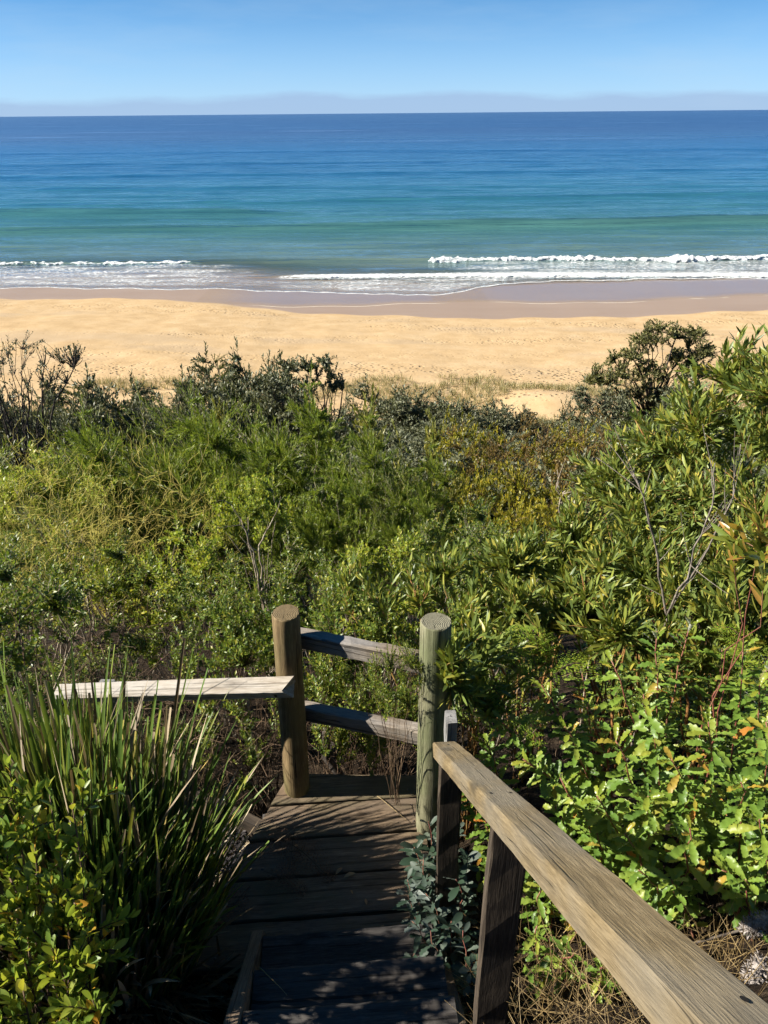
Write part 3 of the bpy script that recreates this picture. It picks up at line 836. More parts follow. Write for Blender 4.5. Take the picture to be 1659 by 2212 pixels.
# ------------------------------------------------------------------ plant materials
M['bark_dark'] = plain_mat('bark_dark', [(0.3, (0.018, 0.014, 0.012)), (0.5, (0.045, 0.036, 0.030)), (0.7, (0.10, 0.085, 0.07))], scale=18, bump=0.5)
M['bark_pale'] = plain_mat('bark_pale', [(0.3, (0.16, 0.125, 0.09)), (0.5, (0.30, 0.245, 0.18)), (0.7, (0.44, 0.38, 0.29))], scale=22, bump=0.4)
M['bark_grey'] = plain_mat('bark_grey', [(0.3, (0.10, 0.085, 0.07)), (0.5, (0.20, 0.17, 0.14)), (0.7, (0.30, 0.265, 0.225))], scale=22, bump=0.4)
M['stem_red'] = plain_mat('stem_red', [(0.3, (0.13, 0.042, 0.032)), (0.5, (0.22, 0.075, 0.055)), (0.7, (0.27, 0.14, 0.085))], rough=0.55, spec=0.35, scale=9)
M['stem_orange'] = plain_mat('stem_orange', [(0.3, (0.17, 0.075, 0.03)), (0.5, (0.27, 0.13, 0.045)), (0.7, (0.30, 0.20, 0.07))], rough=0.6, scale=9)
M['twig_brown'] = plain_mat('twig_brown', [(0.3, (0.035, 0.022, 0.014)), (0.5, (0.09, 0.058, 0.036)), (0.7, (0.19, 0.13, 0.08))], scale=4, which='Position')
M['straw'] = leaf_mat('straw', warm=(1, 1, 1), stops= [(0.1, (0.15, 0.105, 0.05)), (0.5, (0.27, 0.20, 0.10)), (0.9, (0.42, 0.33, 0.19))], trans=0.2, tcol=(0.4, 0.3, 0.12), rough=0.7, spec=0.2)
M['pea'] = leaf_mat('pea_leaf', [(0.05, (0.036, 0.080, 0.018)), (0.4, (0.066, 0.125, 0.024)), (0.75, (0.11, 0.178, 0.032)), (0.97, (0.20, 0.235, 0.05))], trans=0.24, tcol=(0.24, 0.34, 0.035))
M['pea_bright'] = leaf_mat('pea_leaf_bright', [(0.05, (0.100, 0.185, 0.030)), (0.5, (0.17, 0.262, 0.042)), (0.95, (0.27, 0.32, 0.065))], trans=0.34, tcol=(0.32, 0.42, 0.05))
M['front'] = leaf_mat('front_leaf', warm=(1.12, 1.08, 1.0), stops=[(0.02, (0.075, 0.15, 0.030)), (0.45, (0.12, 0.20, 0.036)), (0.80, (0.19, 0.25, 0.045)), (0.93, (0.26, 0.26, 0.04)), (0.99, (0.42, 0.19, 0.03))], trans=0.38, tcol=(0.40, 0.44, 0.05))
M['wattle'] = leaf_mat('wattle_leaf', warm=(1.38, 1.22, 0.98), stops=[(0.05, (0.058, 0.098, 0.034)), (0.45, (0.100, 0.155, 0.044)), (0.8, (0.150, 0.205, 0.052)), (0.97, (0.24, 0.25, 0.06))], trans=0.20, tcol=(0.24, 0.30, 0.035), rough=0.42, spec=0.4)
M['wattle_shoot'] = leaf_mat('wattle_shoot_leaf', [(0.05, (0.09, 0.15, 0.035)), (0.6, (0.16, 0.22, 0.05)), (0.95, (0.28, 0.18, 0.06))], trans=0.34, tcol=(0.36, 0.40, 0.06), rough=0.36)
M['honey'] = leaf_mat('honey_leaf', warm=(1.25, 1.10, 1.0), stops=[(0.04, (0.060, 0.130, 0.026)), (0.45, (0.095, 0.185, 0.032)), (0.8, (0.135, 0.225, 0.040)), (0.96, (0.19, 0.25, 0.048)), (0.995, (0.30, 0.13, 0.03))], trans=0.24, tcol=(0.28, 0.40, 0.04), rough=0.42, spec=0.35, under=(0.46, 0.47, 0.43))
M['honey_young'] = leaf_mat('honey_young_leaf', [(0.05, (0.11, 0.190, 0.030)), (0.8, (0.17, 0.235, 0.040)), (0.99, (0.26, 0.22, 0.05))], trans=0.34, tcol=(0.45, 0.45, 0.06), rough=0.32, under=(0.55, 0.56, 0.48))
M['silver'] = leaf_mat('silver_leaf', warm=(1, 1, 1), stops= [(0.05, (0.020, 0.044, 0.026)), (0.55, (0.036, 0.060, 0.042)), (0.95, (0.09, 0.115, 0.10))], trans=0.1, tcol=(0.2, 0.3, 0.2), rough=0.55, under=(0.26, 0.30, 0.30))
M['strap'] = leaf_mat('strap_leaf', [(0.03, (0.050, 0.100, 0.030)), (0.40, (0.078, 0.140, 0.036)), (0.74, (0.110, 0.170, 0.044)), (0.92, (0.19, 0.22, 0.055)), (0.99, (0.34, 0.28, 0.12))], warm=(1.3, 1.22, 1.0), trans=0.20, tcol=(0.28, 0.36, 0.04), rough=0.36, spec=0.5)
M['strap_dry'] = leaf_mat('strap_dry', warm=(1, 1, 1), stops= [(0.05, (0.10, 0.075, 0.045)), (0.5, (0.20, 0.155, 0.10)), (0.95, (0.42, 0.36, 0.27))], trans=0.1, tcol=(0.3, 0.2, 0.1), rough=0.7, spec=0.2)
M['broom'] = leaf_mat('broom_needle', [(0.05, (0.060, 0.115, 0.022)), (0.5, (0.095, 0.165, 0.030)), (0.95, (0.155, 0.215, 0.045))], trans=0.28, tcol=(0.22, 0.32, 0.03))
M['dodder'] = plain_mat('dodder', [(0.3, (0.26, 0.26, 0.05)), (0.5, (0.42, 0.37, 0.07)), (0.7, (0.56, 0.45, 0.12))], rough=0.6, scale=3, which='Position')
M['scrub'] = leaf_mat('scrub_leaf', warm=(1, 1, 1), stops= [(0.05, (0.065, 0.082, 0.044)), (0.5, (0.115, 0.130, 0.075)), (0.95, (0.19, 0.20, 0.13))], trans=0.12, tcol=(0.15, 0.18, 0.06), rough=0.5)
M['tree_leaf'] = leaf_mat('tree_leaf', [(0.05, (0.055, 0.080, 0.036)), (0.5, (0.098, 0.125, 0.058)), (0.95, (0.17, 0.19, 0.10))], trans=0.15, tcol=(0.2, 0.22, 0.06), rough=0.5)
M['dark_bush'] = leaf_mat('dark_bush_leaf', [(0.05, (0.034, 0.062, 0.020)), (0.5, (0.055, 0.090, 0.026)), (0.95, (0.09, 0.125, 0.035))], trans=0.18, tcol=(0.15, 0.22, 0.03))
M['bronze'] = leaf_mat('bronze_leaf', [(0.05, (0.060, 0.055, 0.026)), (0.5, (0.115, 0.100, 0.042)), (0.95, (0.17, 0.135, 0.06))], trans=0.2, tcol=(0.25, 0.22, 0.05))
M['lime'] = leaf_mat('lime_leaf', [(0.05, (0.085, 0.115, 0.022)), (0.5, (0.155, 0.185, 0.030)), (0.95, (0.27, 0.265, 0.040))], trans=0.30, tcol=(0.36, 0.36, 0.03))
M['olive'] = leaf_mat('olive_leaf', [(0.05, (0.075, 0.105, 0.034)), (0.5, (0.125, 0.16, 0.052)), (0.95, (0.21, 0.235, 0.09))], trans=0.24, tcol=(0.28, 0.32, 0.06))
M['fern'] = leaf_mat('fern_leaf', [(0.05, (0.085, 0.175, 0.022)), (0.5, (0.13, 0.25, 0.034)), (0.95, (0.22, 0.31, 0.05))], trans=0.36, tcol=(0.30, 0.48, 0.04))
M['fern_dead'] = leaf_mat('fern_dead', warm=(1, 1, 1), stops= [(0.05, (0.085, 0.040, 0.022)), (0.5, (0.14, 0.072, 0.040)), (0.95, (0.22, 0.13, 0.075))], trans=0.1, tcol=(0.2, 0.1, 0.05), rough=0.8)
M['dead_leaf'] = leaf_mat('dead_leaf', warm=(1, 1, 1), stops= [(0.05, (0.16, 0.085, 0.04)), (0.5, (0.30, 0.18, 0.09)), (0.95, (0.45, 0.32, 0.19))], trans=0.2, tcol=(0.4, 0.22, 0.08), rough=0.7)
M['dune_grass'] = leaf_mat('dune_grass', warm=(1, 1, 1), stops= [(0.05, (0.15, 0.155, 0.07)), (0.5, (0.24, 0.225, 0.11)), (0.95, (0.38, 0.32, 0.17))], trans=0.2, tcol=(0.35, 0.32, 0.12), rough=0.6)
M['flower'] = plain_mat('pea_flower', [(0.3, (0.36, 0.06, 0.26)), (0.7, (0.62, 0.25, 0.48))], rough=0.6, scale=50)
M['cone'] = plain_mat('cone_grey', [(0.3, (0.10, 0.085, 0.075)), (0.5, (0.24, 0.21, 0.19)), (0.7, (0.42, 0.38, 0.35))], scale=60, bump=0.8, bscale=90)

# ------------------------------------------------------------------ how a shrub grows
def curve(a, c, b, n):
    q = np.linspace(0, 1, n)[:, None]
    return (1 - q) ** 2 * a + 2 * q * (1 - q) * c + q * q * b
def skeleton(targets, H, rng, n_limb=7, r0=0.02, wig=0.03, base_r=0.05, tmul=1.0, lean=(0, 0)):
    """limbs rise from the foot towards spread-out targets; each remaining target gets a twig from the nearest limb"""
    targets = np.asarray(targets, float)
    n_limb = min(n_limb, len(targets))
    pick = [int(rng.integers(len(targets)))]
    dmin = np.linalg.norm(targets - targets[pick[0]], axis=1)
    for _ in range(n_limb - 1):
        k = int(np.argmax(dmin * rng.uniform(0.7, 1, len(targets)))); pick.append(k)
        dmin = np.minimum(dmin, np.linalg.norm(targets - targets[k], axis=1))
    limbs = []; nodes = []; nr = []
    for q_, k in enumerate(pick):
        b = targets[k]; a = np.array([rng.normal(0, base_r), rng.normal(0, base_r), -0.05])
        c = a * 0.4 + b * 0.35 + np.array([lean[0], lean[1], 0.28 * H]) + rng.normal(0, wig * 2, 3)
        P = curve(a, c, b, 9); P[1:-1] += rng.normal(0, wig, (7, 3))
        R = np.linspace(r0, r0 * 0.22, 9) * (1.0 if q_ < 6 else 0.5)
        limbs.append((P, R)); nodes.append(P[2:8]); nr.append(R[2:8])
    nodes = np.concatenate(nodes); nr = np.concatenate(nr)
    twigs = []
    hd = np.linalg.norm(targets[:, None] - nodes[None], axis=2) + 0.7 * np.maximum(nodes[None, :, 2] - targets[:, None, 2] + 0.06 * H, 0)
    near = hd.argmin(1)
    for k, p in enumerate(targets):
        if k in pick:
            P = limbs[pick.index(k)][0]; twigs.append(P[4:]); continue
        a = nodes[near[k]]
        c = (a + p) / 2 + np.array([0, 0, 0.10 * np.linalg.norm(p - a)]) + rng.normal(0, wig, 3)
        twigs.append(curve(a, c, p, 6))
    return limbs, twigs, nr[near]
def along(twigs, rng, per, span, out=0.85, upb=0.25, golden=2.4, jit=0.25, whorl=1):
    """leaf seats along the last span metres of each twig"""
    pos = []; dr = []; up = []
    for P in twigs:
        seg = np.linalg.norm(np.diff(P, axis=0), axis=1); cum = np.r_[0, np.cumsum(seg)]; L = cum[-1]
        n = max(3, int(per * rng.uniform(0.75, 1.25))); s0 = max(0, L - span * rng.uniform(0.7, 1.2))
        s = np.linspace(s0, L, n); ph = rng.uniform(0, 6.28)
        Q = np.stack([np.interp(s, cum, P[:, i]) for i in range(3)], 1)
        k = np.minimum(np.searchsorted(cum, s, 'right') - 1, len(seg) - 1); Tn = unit(P[k + 1] - P[k])
        A, _, B = frames(Tn, np.array([0.2, 0.1, 1.0]))
        an = ph + golden * (np.arange(n) // whorl) + (np.arange(n) % whorl) * 2 * math.pi / max(whorl, 1)
        rad = np.cos(an)[:, None] * A + np.sin(an)[:, None] * B
        tipness = np.linspace(0, 1, n)[:, None]
        o = out * (1.05 - 0.45 * tipness)
        d = unit(Tn * (1 - o * 0.55) + rad * o + np.array([0, 0, upb]) + rng.normal(0, jit, (n, 3)))
        pos.append(Q); dr.append(d); up.append(Tn + np.array([0, 0, 0.5]) + rng.normal(0, 0.2, (n, 3)))
    return np.concatenate(pos), np.concatenate(dr), np.concatenate(up)
def dome(n, R, H, rng, zmin=0.12, lump=0.22, shell=0.55, flat=1.0, clump=13):
    """targets inside an uneven dome, gathered in sprays"""
    if clump > 1:
        C = dome(max(6, n // clump), R * 0.9, H * 0.94, rng, zmin, lump, 0.62, flat, 1)
        P = np.repeat(C, clump, 0)
        P = P + rng.normal(0, 1, P.shape) * np.array([R, R, 0.5 * H + 0.5 * R]) * 0.135
        P[:, 2] = np.maximum(P[:, 2], 0.05 * H)
        return P
    d = rng.normal(0, 1, (n, 3)); d[:, 2] = np.abs(d[:, 2]) * 1.0 - 0.25; d = unit(d)
    rr = shell + (1 - shell) * rng.random(n) ** 0.6
    ph = rng.uniform(0, 6, 6)
    l = 1 + lump * (np.sin(3.1 * d[:, 0] * 2 + ph[0]) + np.sin(4.3 * d[:, 1] * 2 + ph[1]) + np.sin(5.2 * d[:, 2] * 2 + ph[2]) * 0.7 + 0.8 * np.sin(9 * d[:, 0] + 7 * d[:, 1] + ph[3]))
    rr = rr * np.clip(l, 0.45, 1.35)
    z0 = 0.42 * H
    P = np.c_[d[:, 0] * R * rr, d[:, 1] * R * rr, z0 + d[:, 2] * (H - z0) * rr * flat]
    P[:, 2] = np.maximum(P[:, 2], zmin * H * rng.uniform(0.6, 1.4, n))
    return P
def shrub(name, rng, targets, H, T, size, per, span, leafm, barkm, n_limb=7, r0=0.016, rt=0.004, label=None, cat='shrub', sides=4, loc=(0, 0, 0), wig=0.03, wvar=0.25, flowers=0, part_names=('foliage', 'branches'), lean=(0, 0), **ak):
    root = empty(name, loc, label, cat)
    limbs, twigs, nr = skeleton(targets, H, rng, n_limb, r0, wig, lean=lean)
    b = Geo()
    for P, R in limbs:
        b.tube(P, R, 5)
    for P, r_ in zip(twigs, nr):
        b.tube(P, np.linspace(min(rt, r_), rt * 0.35, len(P)), 3, cap=False)
    b.build(part_names[1], barkm, root, 'stuff')
    pos, d, up = along(twigs, rng, per, span, **ak)
    sz = size * rng.uniform(1 - wvar, 1 + wvar, len(pos))
    f = Geo(); f.leaves(T, pos, d, up, sz, rng.uniform(0.85, 1.15, len(pos)))
    f.build(part_names[0], leafm, root, 'stuff')
    if flowers:
        fl = Geo(); tips = np.array([P[-1] for P in twigs]); k = rng.choice(len(tips), min(flowers, len(tips)), replace=False)
        for p in tips[k]:
            n = 4
            fl.leaves(T_oval(0.7), np.repeat(p[None], n, 0), rng.normal(0, 1, (n, 3)) + [0, 0, 0.8], rng.normal(0, 1, (n, 3)), 0.011)
        fl.build('flower', M['flower'], root, 'stuff')
    return root
def foot(px, py, Y, dx=0.0):
    p = at(px, py, Y)
    return Vector((p.x + dx, p.y, float(ground(p.x + dx, p.y)))), p
def stand(root, px, py, Y, H0, R0, R, label, rz=0.0, group=None):
    """stand a plant with its top at that point of the view, Y metres ahead, its foot on the ground"""
    f, p = foot(px, py, Y)
    k = R / R0
    kz = max(k, (p.z - f.z) / H0) if (p.z - f.z) / H0 < 1.6 * k else 1.6 * k
    root.location = (f.x, f.y, p.z - H0 * kz)
    root.scale = (k, k, kz)
    root.rotation_euler = (0, 0, rz)
    setp(root, label)
    if group: root['group'] = group
    return root

def spawn(proto, spec, H0, R0):
    """spec: list of (px, py, Y, R, rz, label)"""
    for i, (px, py, Y, R, rz, lab) in enumerate(spec):
        o = proto if i == 0 else copy_tree(proto)
        stand(o, px, py, Y, H0, R0, R, lab, rz)

OV = T_oval(0.42, 0.07, 0.12)
OV2 = T_oval(0.46, 0.06, 0.10, rows=(0.52,), ws=(1.0,))
DI = T_diamond(0.42, 0.1, 0.05)
PH = T_oval(0.19, 0.02, 0.10, rows=(0.15, 0.4, 0.7), ws=(0.55, 1.0, 0.8))
NEED = T_diamond(0.13, 0.0, 0.1)

# ------------------------------------------------------------------ near and middle pea bushes (small rounded leaves, a few mauve flowers)
def ball(n, R, Rz, zc, rng, clump=12, tight=0.17):
    m = max(8, n // clump); d = rng.normal(0, 1, (m * 3, 3)); d = unit(d); d = d[d[:, 2] > -0.45][:m]
    q = d * rng.uniform(0.66, 1.0, (len(d), 1)) * (1 + 0.16 * np.sin(5 * d[:, :1] + 3 * d[:, 1:2]))
    C = q * np.array([R, R, Rz]) + [0, 0, zc]
    return np.repeat(C, clump, 0) + rng.normal(0, 1, (len(C) * clump, 3)) * tight * R
r = np.random.default_rng(101)
pea1 = shrub('pea_bush', r, ball(330, 0.60, 0.56, 1.84, r, 15, 0.135), 2.4, OV2, 0.036, 21, 0.20, M['pea'], M['bark_pale'], 16, 0.011, flowers=5, upb=0.25, out=0.85)
r = np.random.default_rng(102)
pea2 = shrub('pea_bush', r, ball(340, 0.56, 0.60, 1.80, r, 15, 0.13), 2.4, OV2, 0.038, 21, 0.19, M['pea_bright'], M['bark_pale'], 14, 0.010, flowers=4, upb=0.3, out=0.85)
r = np.random.default_rng(103)
pea3 = shrub('pea_bush', r, ball(280, 0.60, 0.42, 1.95, r, 14, 0.12), 2.4, OV2, 0.036, 20, 0.20, M['pea'], M['twig_brown'], 15, 0.009, flowers=3, upb=0.2, out=0.9)
spawn(pea2, [
    (545, 995, 6.2, 0.46, 0.3, 'bright green leafy bush on bare pale stems in front of the feathery broom'),
    (335, 1130, 5.2, 0.62, 1.9, 'bright small-leaved bush below the yellow vine tangle at left'),
    (815, 1175, 4.6, 0.50, 4.0, 'bright small-leaved bush rising just behind the gap between the log posts'),
    (70, 985, 7.2, 0.75, 5.0, 'bright yellow-green bush at the left edge above the vine tangle'),
], 2.4, 0.6)
spawn(pea1, [
    (210, 1185, 4.9, 0.55, 0.8, 'green small-leaved bush at left above the brown dead twigs'),
    (460, 1225, 4.4, 0.45, 2.2, 'loose green bush with mauve flowers left of the golden post'),
    (655, 1185, 5.2, 0.48, 5.1, 'green small-leaved bush behind the top of the golden post'),
    (930, 1165, 4.9, 0.50, 1.1, 'green small-leaved bush behind the top of the greenish post'),
    (1085, 1150, 4.9, 0.45, 3.0, 'green small-leaved bush half hidden behind the wattle leaves'),
    (1010, 1095, 6.8, 0.6, 0.3, 'rounded green bush on the slope beyond the greenish post'),
    (20, 1170, 5.2, 0.55, 3.9, 'green bush at the left edge beneath the yellow vines'),
    (-60, 1225, 3.9, 0.65, 1.0, 'green bush at the left edge above the strap leaves'),
    (-330, 1240, 3.2, 0.65, 2.0, 'unseen green bush added beyond the left edge to shade the dead twigs'),  # out of view, added to throw shade on the hollow behind the rail
    (1045, 1310, 3.05, 0.34, 2.0, 'green small-leaved bush pressed against the right of the greenish post'),
], 2.4, 0.6)
spawn(pea3, [
    (500, 1285, 3.5, 0.38, 0.2, 'sparse bush whose sprays hang over the pale rail beside the golden post'),
    (800, 1290, 3.15, 0.40, 1.4, 'small-leaved bush growing through the two rails between the log posts'),
    (420, 1560, 3.0, 0.34, 2.6, 'shaded dark green bush beneath the pale rail'),
    (855, 1395, 2.38, 0.14, 4.9, 'sprig of small leaves against the upper rail beside the greenish post'),
    (735, 1255, 3.8, 0.45, 5.7, 'leafy green bush close behind the upper rail'),
    (565, 1300, 3.45, 0.40, 2.4, 'leafy sprays filling the gap between pale rail and golden post'),
    (690, 1420, 3.0, 0.28, 1.1, 'dark shaded bush seen between the two rails'),
    (820, 1480, 2.85, 0.26, 3.3, 'dark shaded bush low behind the lower rail by the greenish post'),
], 2.4, 0.6)

bk = copy_tree(pea1)
bk.location = (-1.78, 1.30, 1.62 - 2.4 * 0.85); bk.scale = (0.85, 0.85, 0.85); bk.rotation_euler = (0, 0, 2.2)
setp(bk, 'tall unseen small-leaved bush added past the left edge to shade the steps')  # added out of view only to keep sun off the treads
# ------------------------------------------------------------------ coastal wattle at right: long flat leaves
def big_leaf_plant(root, pos, d, up, size, meshes, T, mat, limit, rng, width=None):
    """the leaves that show largest are parts of their own, the rest one mass"""
    base = np.array(root.location)
    wp = pos + base
    dist = np.linalg.norm(wp - np.array([0, 0, CAM_H]), axis=1)
    order = np.argsort(dist + rng.uniform(0, 0.4, len(dist)))
    sel = order[:limit]; rest = order[limit:]
    X, D, N = frames(d, up)
    for i in sel:
        o = bpy.data.objects.new('leaf', meshes[int(rng.integers(len(meshes)))])
        COL.objects.link(o); o.parent = root
        s_ = float(size[i])
        mt = Matrix((Vector(X[i]) * s_ * (1 if width is None else float(width[i])), Vector(D[i]) * s_, Vector(N[i]) * s_)).transposed().to_4x4()
        mt.translation = Vector(pos[i])
        o.matrix_basis = mt
    if len(rest):
        f = Geo(); f.leaves(T, pos[rest], d[rest], up[rest], size[rest], 1.0 if width is None else width[rest])
        f.build('foliage', mat, root, 'stuff')
wat_meshes = [tmesh(T_oval(0.16 + 0.02 * k, 0.02, 0.06 + 0.08 * k, rows=(0.12, 0.3, 0.5, 0.7, 0.88), ws=(0.5, 0.88, 1.0, 0.85, 0.5)), 'wattle_leaf', [M['wattle']]) for k in range(3)]
def wattle(name, label, base_px, clusters, seed, n_tw=55, size=0.084, per=25, span=0.55, limit=280, mat='wattle', stem='stem_orange', n_limb=14, r0=0.013):
    """clusters: (px, py, Y, R, Rz) ellipsoids of the crown"""
    rng = np.random.default_rng(seed)
    f = gfoot(*base_px); tg = []
    for (px, py, Y, R, Rz) in clusters:
        c_ = np.array(at(px, py, Y)) - np.array(f)
        tg.append(c_ + unit(rng.normal(0, 1, (n_tw, 3))) * (rng.random((n_tw, 1)) ** 0.38) * np.array([R, R, Rz]))
    tg = np.concatenate(tg); H = tg[:, 2].max()
    root = empty(name, f, label, 'shrub')
    limbs, twigs, nr = skeleton(tg, H, rng, n_limb, r0, 0.025)
    b = Geo()
    for P, Rr in limbs:
        b.tube(P, Rr, 6)
    for P, r_ in zip(twigs, nr):
        b.tube(P, np.linspace(min(0.0040, r_), 0.0014, len(P)), 4, cap=False)
    b.build('branches', M[stem], root, 'stuff')
    pos, d, up = along(twigs, rng, per, span, out=0.58, upb=0.30, jit=0.22)
    up = up + rng.normal(0, 0.8, up.shape)          # leaves stand edge-on as often as flat
    sz = size * rng.uniform(0.6, 1.15, len(pos))
    big_leaf_plant(root, pos, d, up, sz, wat_meshes if mat == 'wattle' else shoot_meshes, PH, M[mat], limit, rng)
    return root
def gfoot(px, py, Y):
    p = at(px, py, Y); return Vector((p.x, p.y, float(ground(p.x, p.y)) - 0.02))
shoot_meshes = [tmesh(T_oval(0.20, 0.03, 0.15, rows=(0.12, 0.3, 0.5, 0.7, 0.88), ws=(0.5, 0.88, 1.0, 0.85, 0.5)), 'wattle_shoot_leaf', [M['wattle_shoot']])]
wattle('wattle_bush', 'tallest long-leaved wattle bush at the right edge in front of the beach', (1600, 1100, 4.1),
       [(1630, 800, 3.9, 0.20, 0.26), (1655, 850, 3.9, 0.42, 0.36), (1560, 885, 4.1, 0.42, 0.30), (1670, 940, 3.6, 0.45, 0.4), (1480, 950, 4.3, 0.38, 0.28), (1560, 1010, 3.9, 0.5, 0.36), (1710, 860, 3.7, 0.4, 0.4)], 201, 60)
wattle('wattle_bush', 'broad long-leaved wattle bush sloping down from the tallest one', (1430, 1150, 4.2),
       [(1400, 965, 4.5, 0.34, 0.26), (1335, 1015, 4.5, 0.32, 0.26), (1450, 1060, 4.1, 0.45, 0.32), (1300, 1095, 4.2, 0.34, 0.28), (1390, 1150, 3.8, 0.42, 0.32), (1500, 1160, 3.6, 0.42, 0.32), (1620, 1130, 3.5, 0.4, 0.32)], 202, 60)
wattle('wattle_bush', 'lower wattle bush with orange stems left of the broad one', (1180, 1330, 3.6),
       [(1235, 1180, 3.9, 0.30, 0.24), (1135, 1215, 3.7, 0.28, 0.22), (1060, 1235, 3.55, 0.24, 0.2), (1180, 1290, 3.35, 0.30, 0.22), (1090, 1320, 3.15, 0.26, 0.2)], 203, 50)
wattle('wattle_bush', 'slim-leaved wattle sprays reaching over the greenish log post', (1030, 1400, 3.0),
       [(985, 1235, 3.4, 0.20, 0.16), (900, 1260, 3.4, 0.16, 0.12), (770, 1255, 3.5, 0.14, 0.10), (1010, 1400, 2.62, 0.14, 0.16), (1000, 1480, 2.42, 0.09, 0.10), (1060, 1430, 2.7, 0.18, 0.14), (1110, 1390, 2.85, 0.22, 0.18), (1060, 1510, 2.55, 0.14, 0.12), (985, 1430, 2.32, 0.07, 0.09)], 204, 22, per=16)
wattle('wattle_bush', 'dense wattle bush above the toothed leaves at right', (1350, 1400, 3.2),
       [(1330, 1240, 3.5, 0.38, 0.26), (1290, 1330, 3.1, 0.32, 0.22), (1400, 1350, 3.0, 0.34, 0.2), (1450, 1265, 3.3, 0.38, 0.26)], 205, 55)
wattle('wattle_bush', 'dark wattle bush at the right edge behind the red-stemmed shoot', (1580, 1400, 3.0),
       [(1550, 1270, 3.1, 0.36, 0.28), (1640, 1300, 2.9, 0.30, 0.28), (1530, 1370, 2.9, 0.3, 0.2), (1690, 1220, 3.0, 0.3, 0.3)], 206, 55)
wattle('wattle_shoot', 'yellow-green wattle shoot on red stems at the right edge', (1600, 1330, 2.3),
       [(1635, 1130, 2.15, 0.10, 0.12), (1560, 1190, 2.3, 0.06, 0.06), (1655, 1220, 2.1, 0.12, 0.10)], 207, 5, 0.10, 11, 0.22, 200, 'wattle_shoot', 'stem_red', 3, 0.005)

# ------------------------------------------------------------------ toothed-leaf honeysuckle bushes at lower right
hon_T = [T_serrate(0.31, 6, 0.20, 0.05, 0.03, 1), T_serrate(0.34, 7, 0.36, 0.09, 0.04, 2), T_serrate(0.28, 6, 0.05, 0.11, 0.05, 3), T_serrate(0.32, 5, 0.50, 0.05, 0.05, 4)]
hon_meshes = [tmesh(T_, 'toothed_leaf', [M['honey']]) for T_ in hon_T]
hony_meshes = [tmesh(T_, 'young_toothed_leaf', [M['honey_young']]) for T_ in hon_T[:3]]
silver_meshes = [tmesh(T_oval(0.40, 0.05, 0.15, rows=(0.2, 0.45, 0.7, 0.88), ws=(0.5, 0.9, 1.0, 0.65)), 'silver_leaf', [M['silver']]), tmesh(T_serrate(0.36, 5, 0.15, 0.05, 0.02, 9), 'silver_leaf', [M['silver']])]
def honey(name, label, stems, seed, size=0.075, step=0.020, meshes=None, young=True, mat='honey', stemm='stem_red', dens=1.0, rstem=0.005, cat='shrub', limit=300):
    """stems: list of (foot px, foot py, foot Y, tip px, tip py, tip Y)"""
    rng = np.random.default_rng(seed)
    pts = []
    for (bx, by, bY, tx, ty, tY) in stems:
        a = at(bx, by, bY); a.z = float(ground(a.x, a.y)) - 0.02
        pts.append((np.array(a), np.array(at(tx, ty, tY))))
    base = np.mean([a for a, b in pts], axis=0)
    root = empty(name, base, label, cat)
    g = Geo(); P_, D_, U_, S_, Y_ = [], [], [], [], []
    for a, b in pts:
        L = np.linalg.norm(b - a)
        c = (a + b) / 2 + np.array([rng.normal(0, 0.05), rng.normal(0, 0.05), 0.12 * L])
        P = curve(a, c, b, 10) - base
        P[1:-1] += rng.normal(0, 0.006, (8, 3))
        g.tube(P, np.linspace(rstem, rstem * 0.5, 10), 6)
        seg = np.linalg.norm(np.diff(P, axis=0), axis=1); cum = np.r_[0, np.cumsum(seg)]
        s = np.arange(0.22 * cum[-1], cum[-1], step / dens); n = len(s)
        if n < 2: continue
        Q = np.stack([np.interp(s, cum, P[:, i]) for i in range(3)], 1)
        k = np.minimum(np.searchsorted(cum, s, 'right') - 1, 8); Tn = unit(P[k + 1] - P[k])
        A, _, B = frames(Tn, np.array([0.2, 0.9, 0.3])); an = rng.uniform(0, 6) + 2.4 * np.arange(n) + rng.normal(0, 0.3, n)
        rad = np.cos(an)[:, None] * A + np.sin(an)[:, None] * B
        tip = (np.arange(n) / n)[:, None]
        lift = np.where(tip > 0.93, 1.1, 0.22 + 0.40 * tip)
        d = unit(rad + Tn * lift + np.array([0, 0, -0.10]) + rng.normal(0, 0.18, (n, 3)))
        P_.append(Q); D_.append(d); U_.append(Tn * 0.8 + np.array([0, 0, 0.7]) + rng.normal(0, 0.35, (n, 3)))
        S_.append(size * rng.uniform(0.65, 1.2, n) * np.where(tip[:, 0] > 0.93, 0.8, 1.0)); Y_.append(tip[:, 0] > 0.92)
    g.build('stem', M[stemm], root, 'stuff')
    pos = np.concatenate(P_); d = np.concatenate(D_); up = np.concatenate(U_); sz = np.concatenate(S_); yg = np.concatenate(Y_)
    if young and yg.any():
        ky = np.where(yg)[0]
        big_leaf_plant(root, pos[ky], d[ky], up[ky], sz[ky], hony_meshes, hon_T[0], M['honey_young'], 999, rng)
        ko = np.where(~yg)[0]
    else:
        ko = np.arange(len(pos))
    big_leaf_plant(root, pos[ko], d[ko], up[ko], sz[ko], meshes or hon_meshes, hon_T[0], M[mat], max(0, limit - int(yg.sum())), rng)
    return root
honey('toothed_bush', 'toothed-leaf bush with a stout red stem at the right edge above the handrail',
      [(1530, 1800, 2.25, 1605, 1400, 2.3), (1560, 1800, 2.3, 1640, 1470, 2.2), (1640, 1800, 2.0, 1655, 1560, 1.9), (1500, 1830, 2.2, 1530, 1560, 2.1), (1600, 1900, 2.0, 1600, 1690, 1.9), (1640, 1950, 1.9, 1640, 1770, 1.8), (1560, 1900, 2.0, 1500, 1720, 2.0), (1650, 1700, 2.4, 1655, 1440, 2.4)], 301, 0.090, dens=1.7)
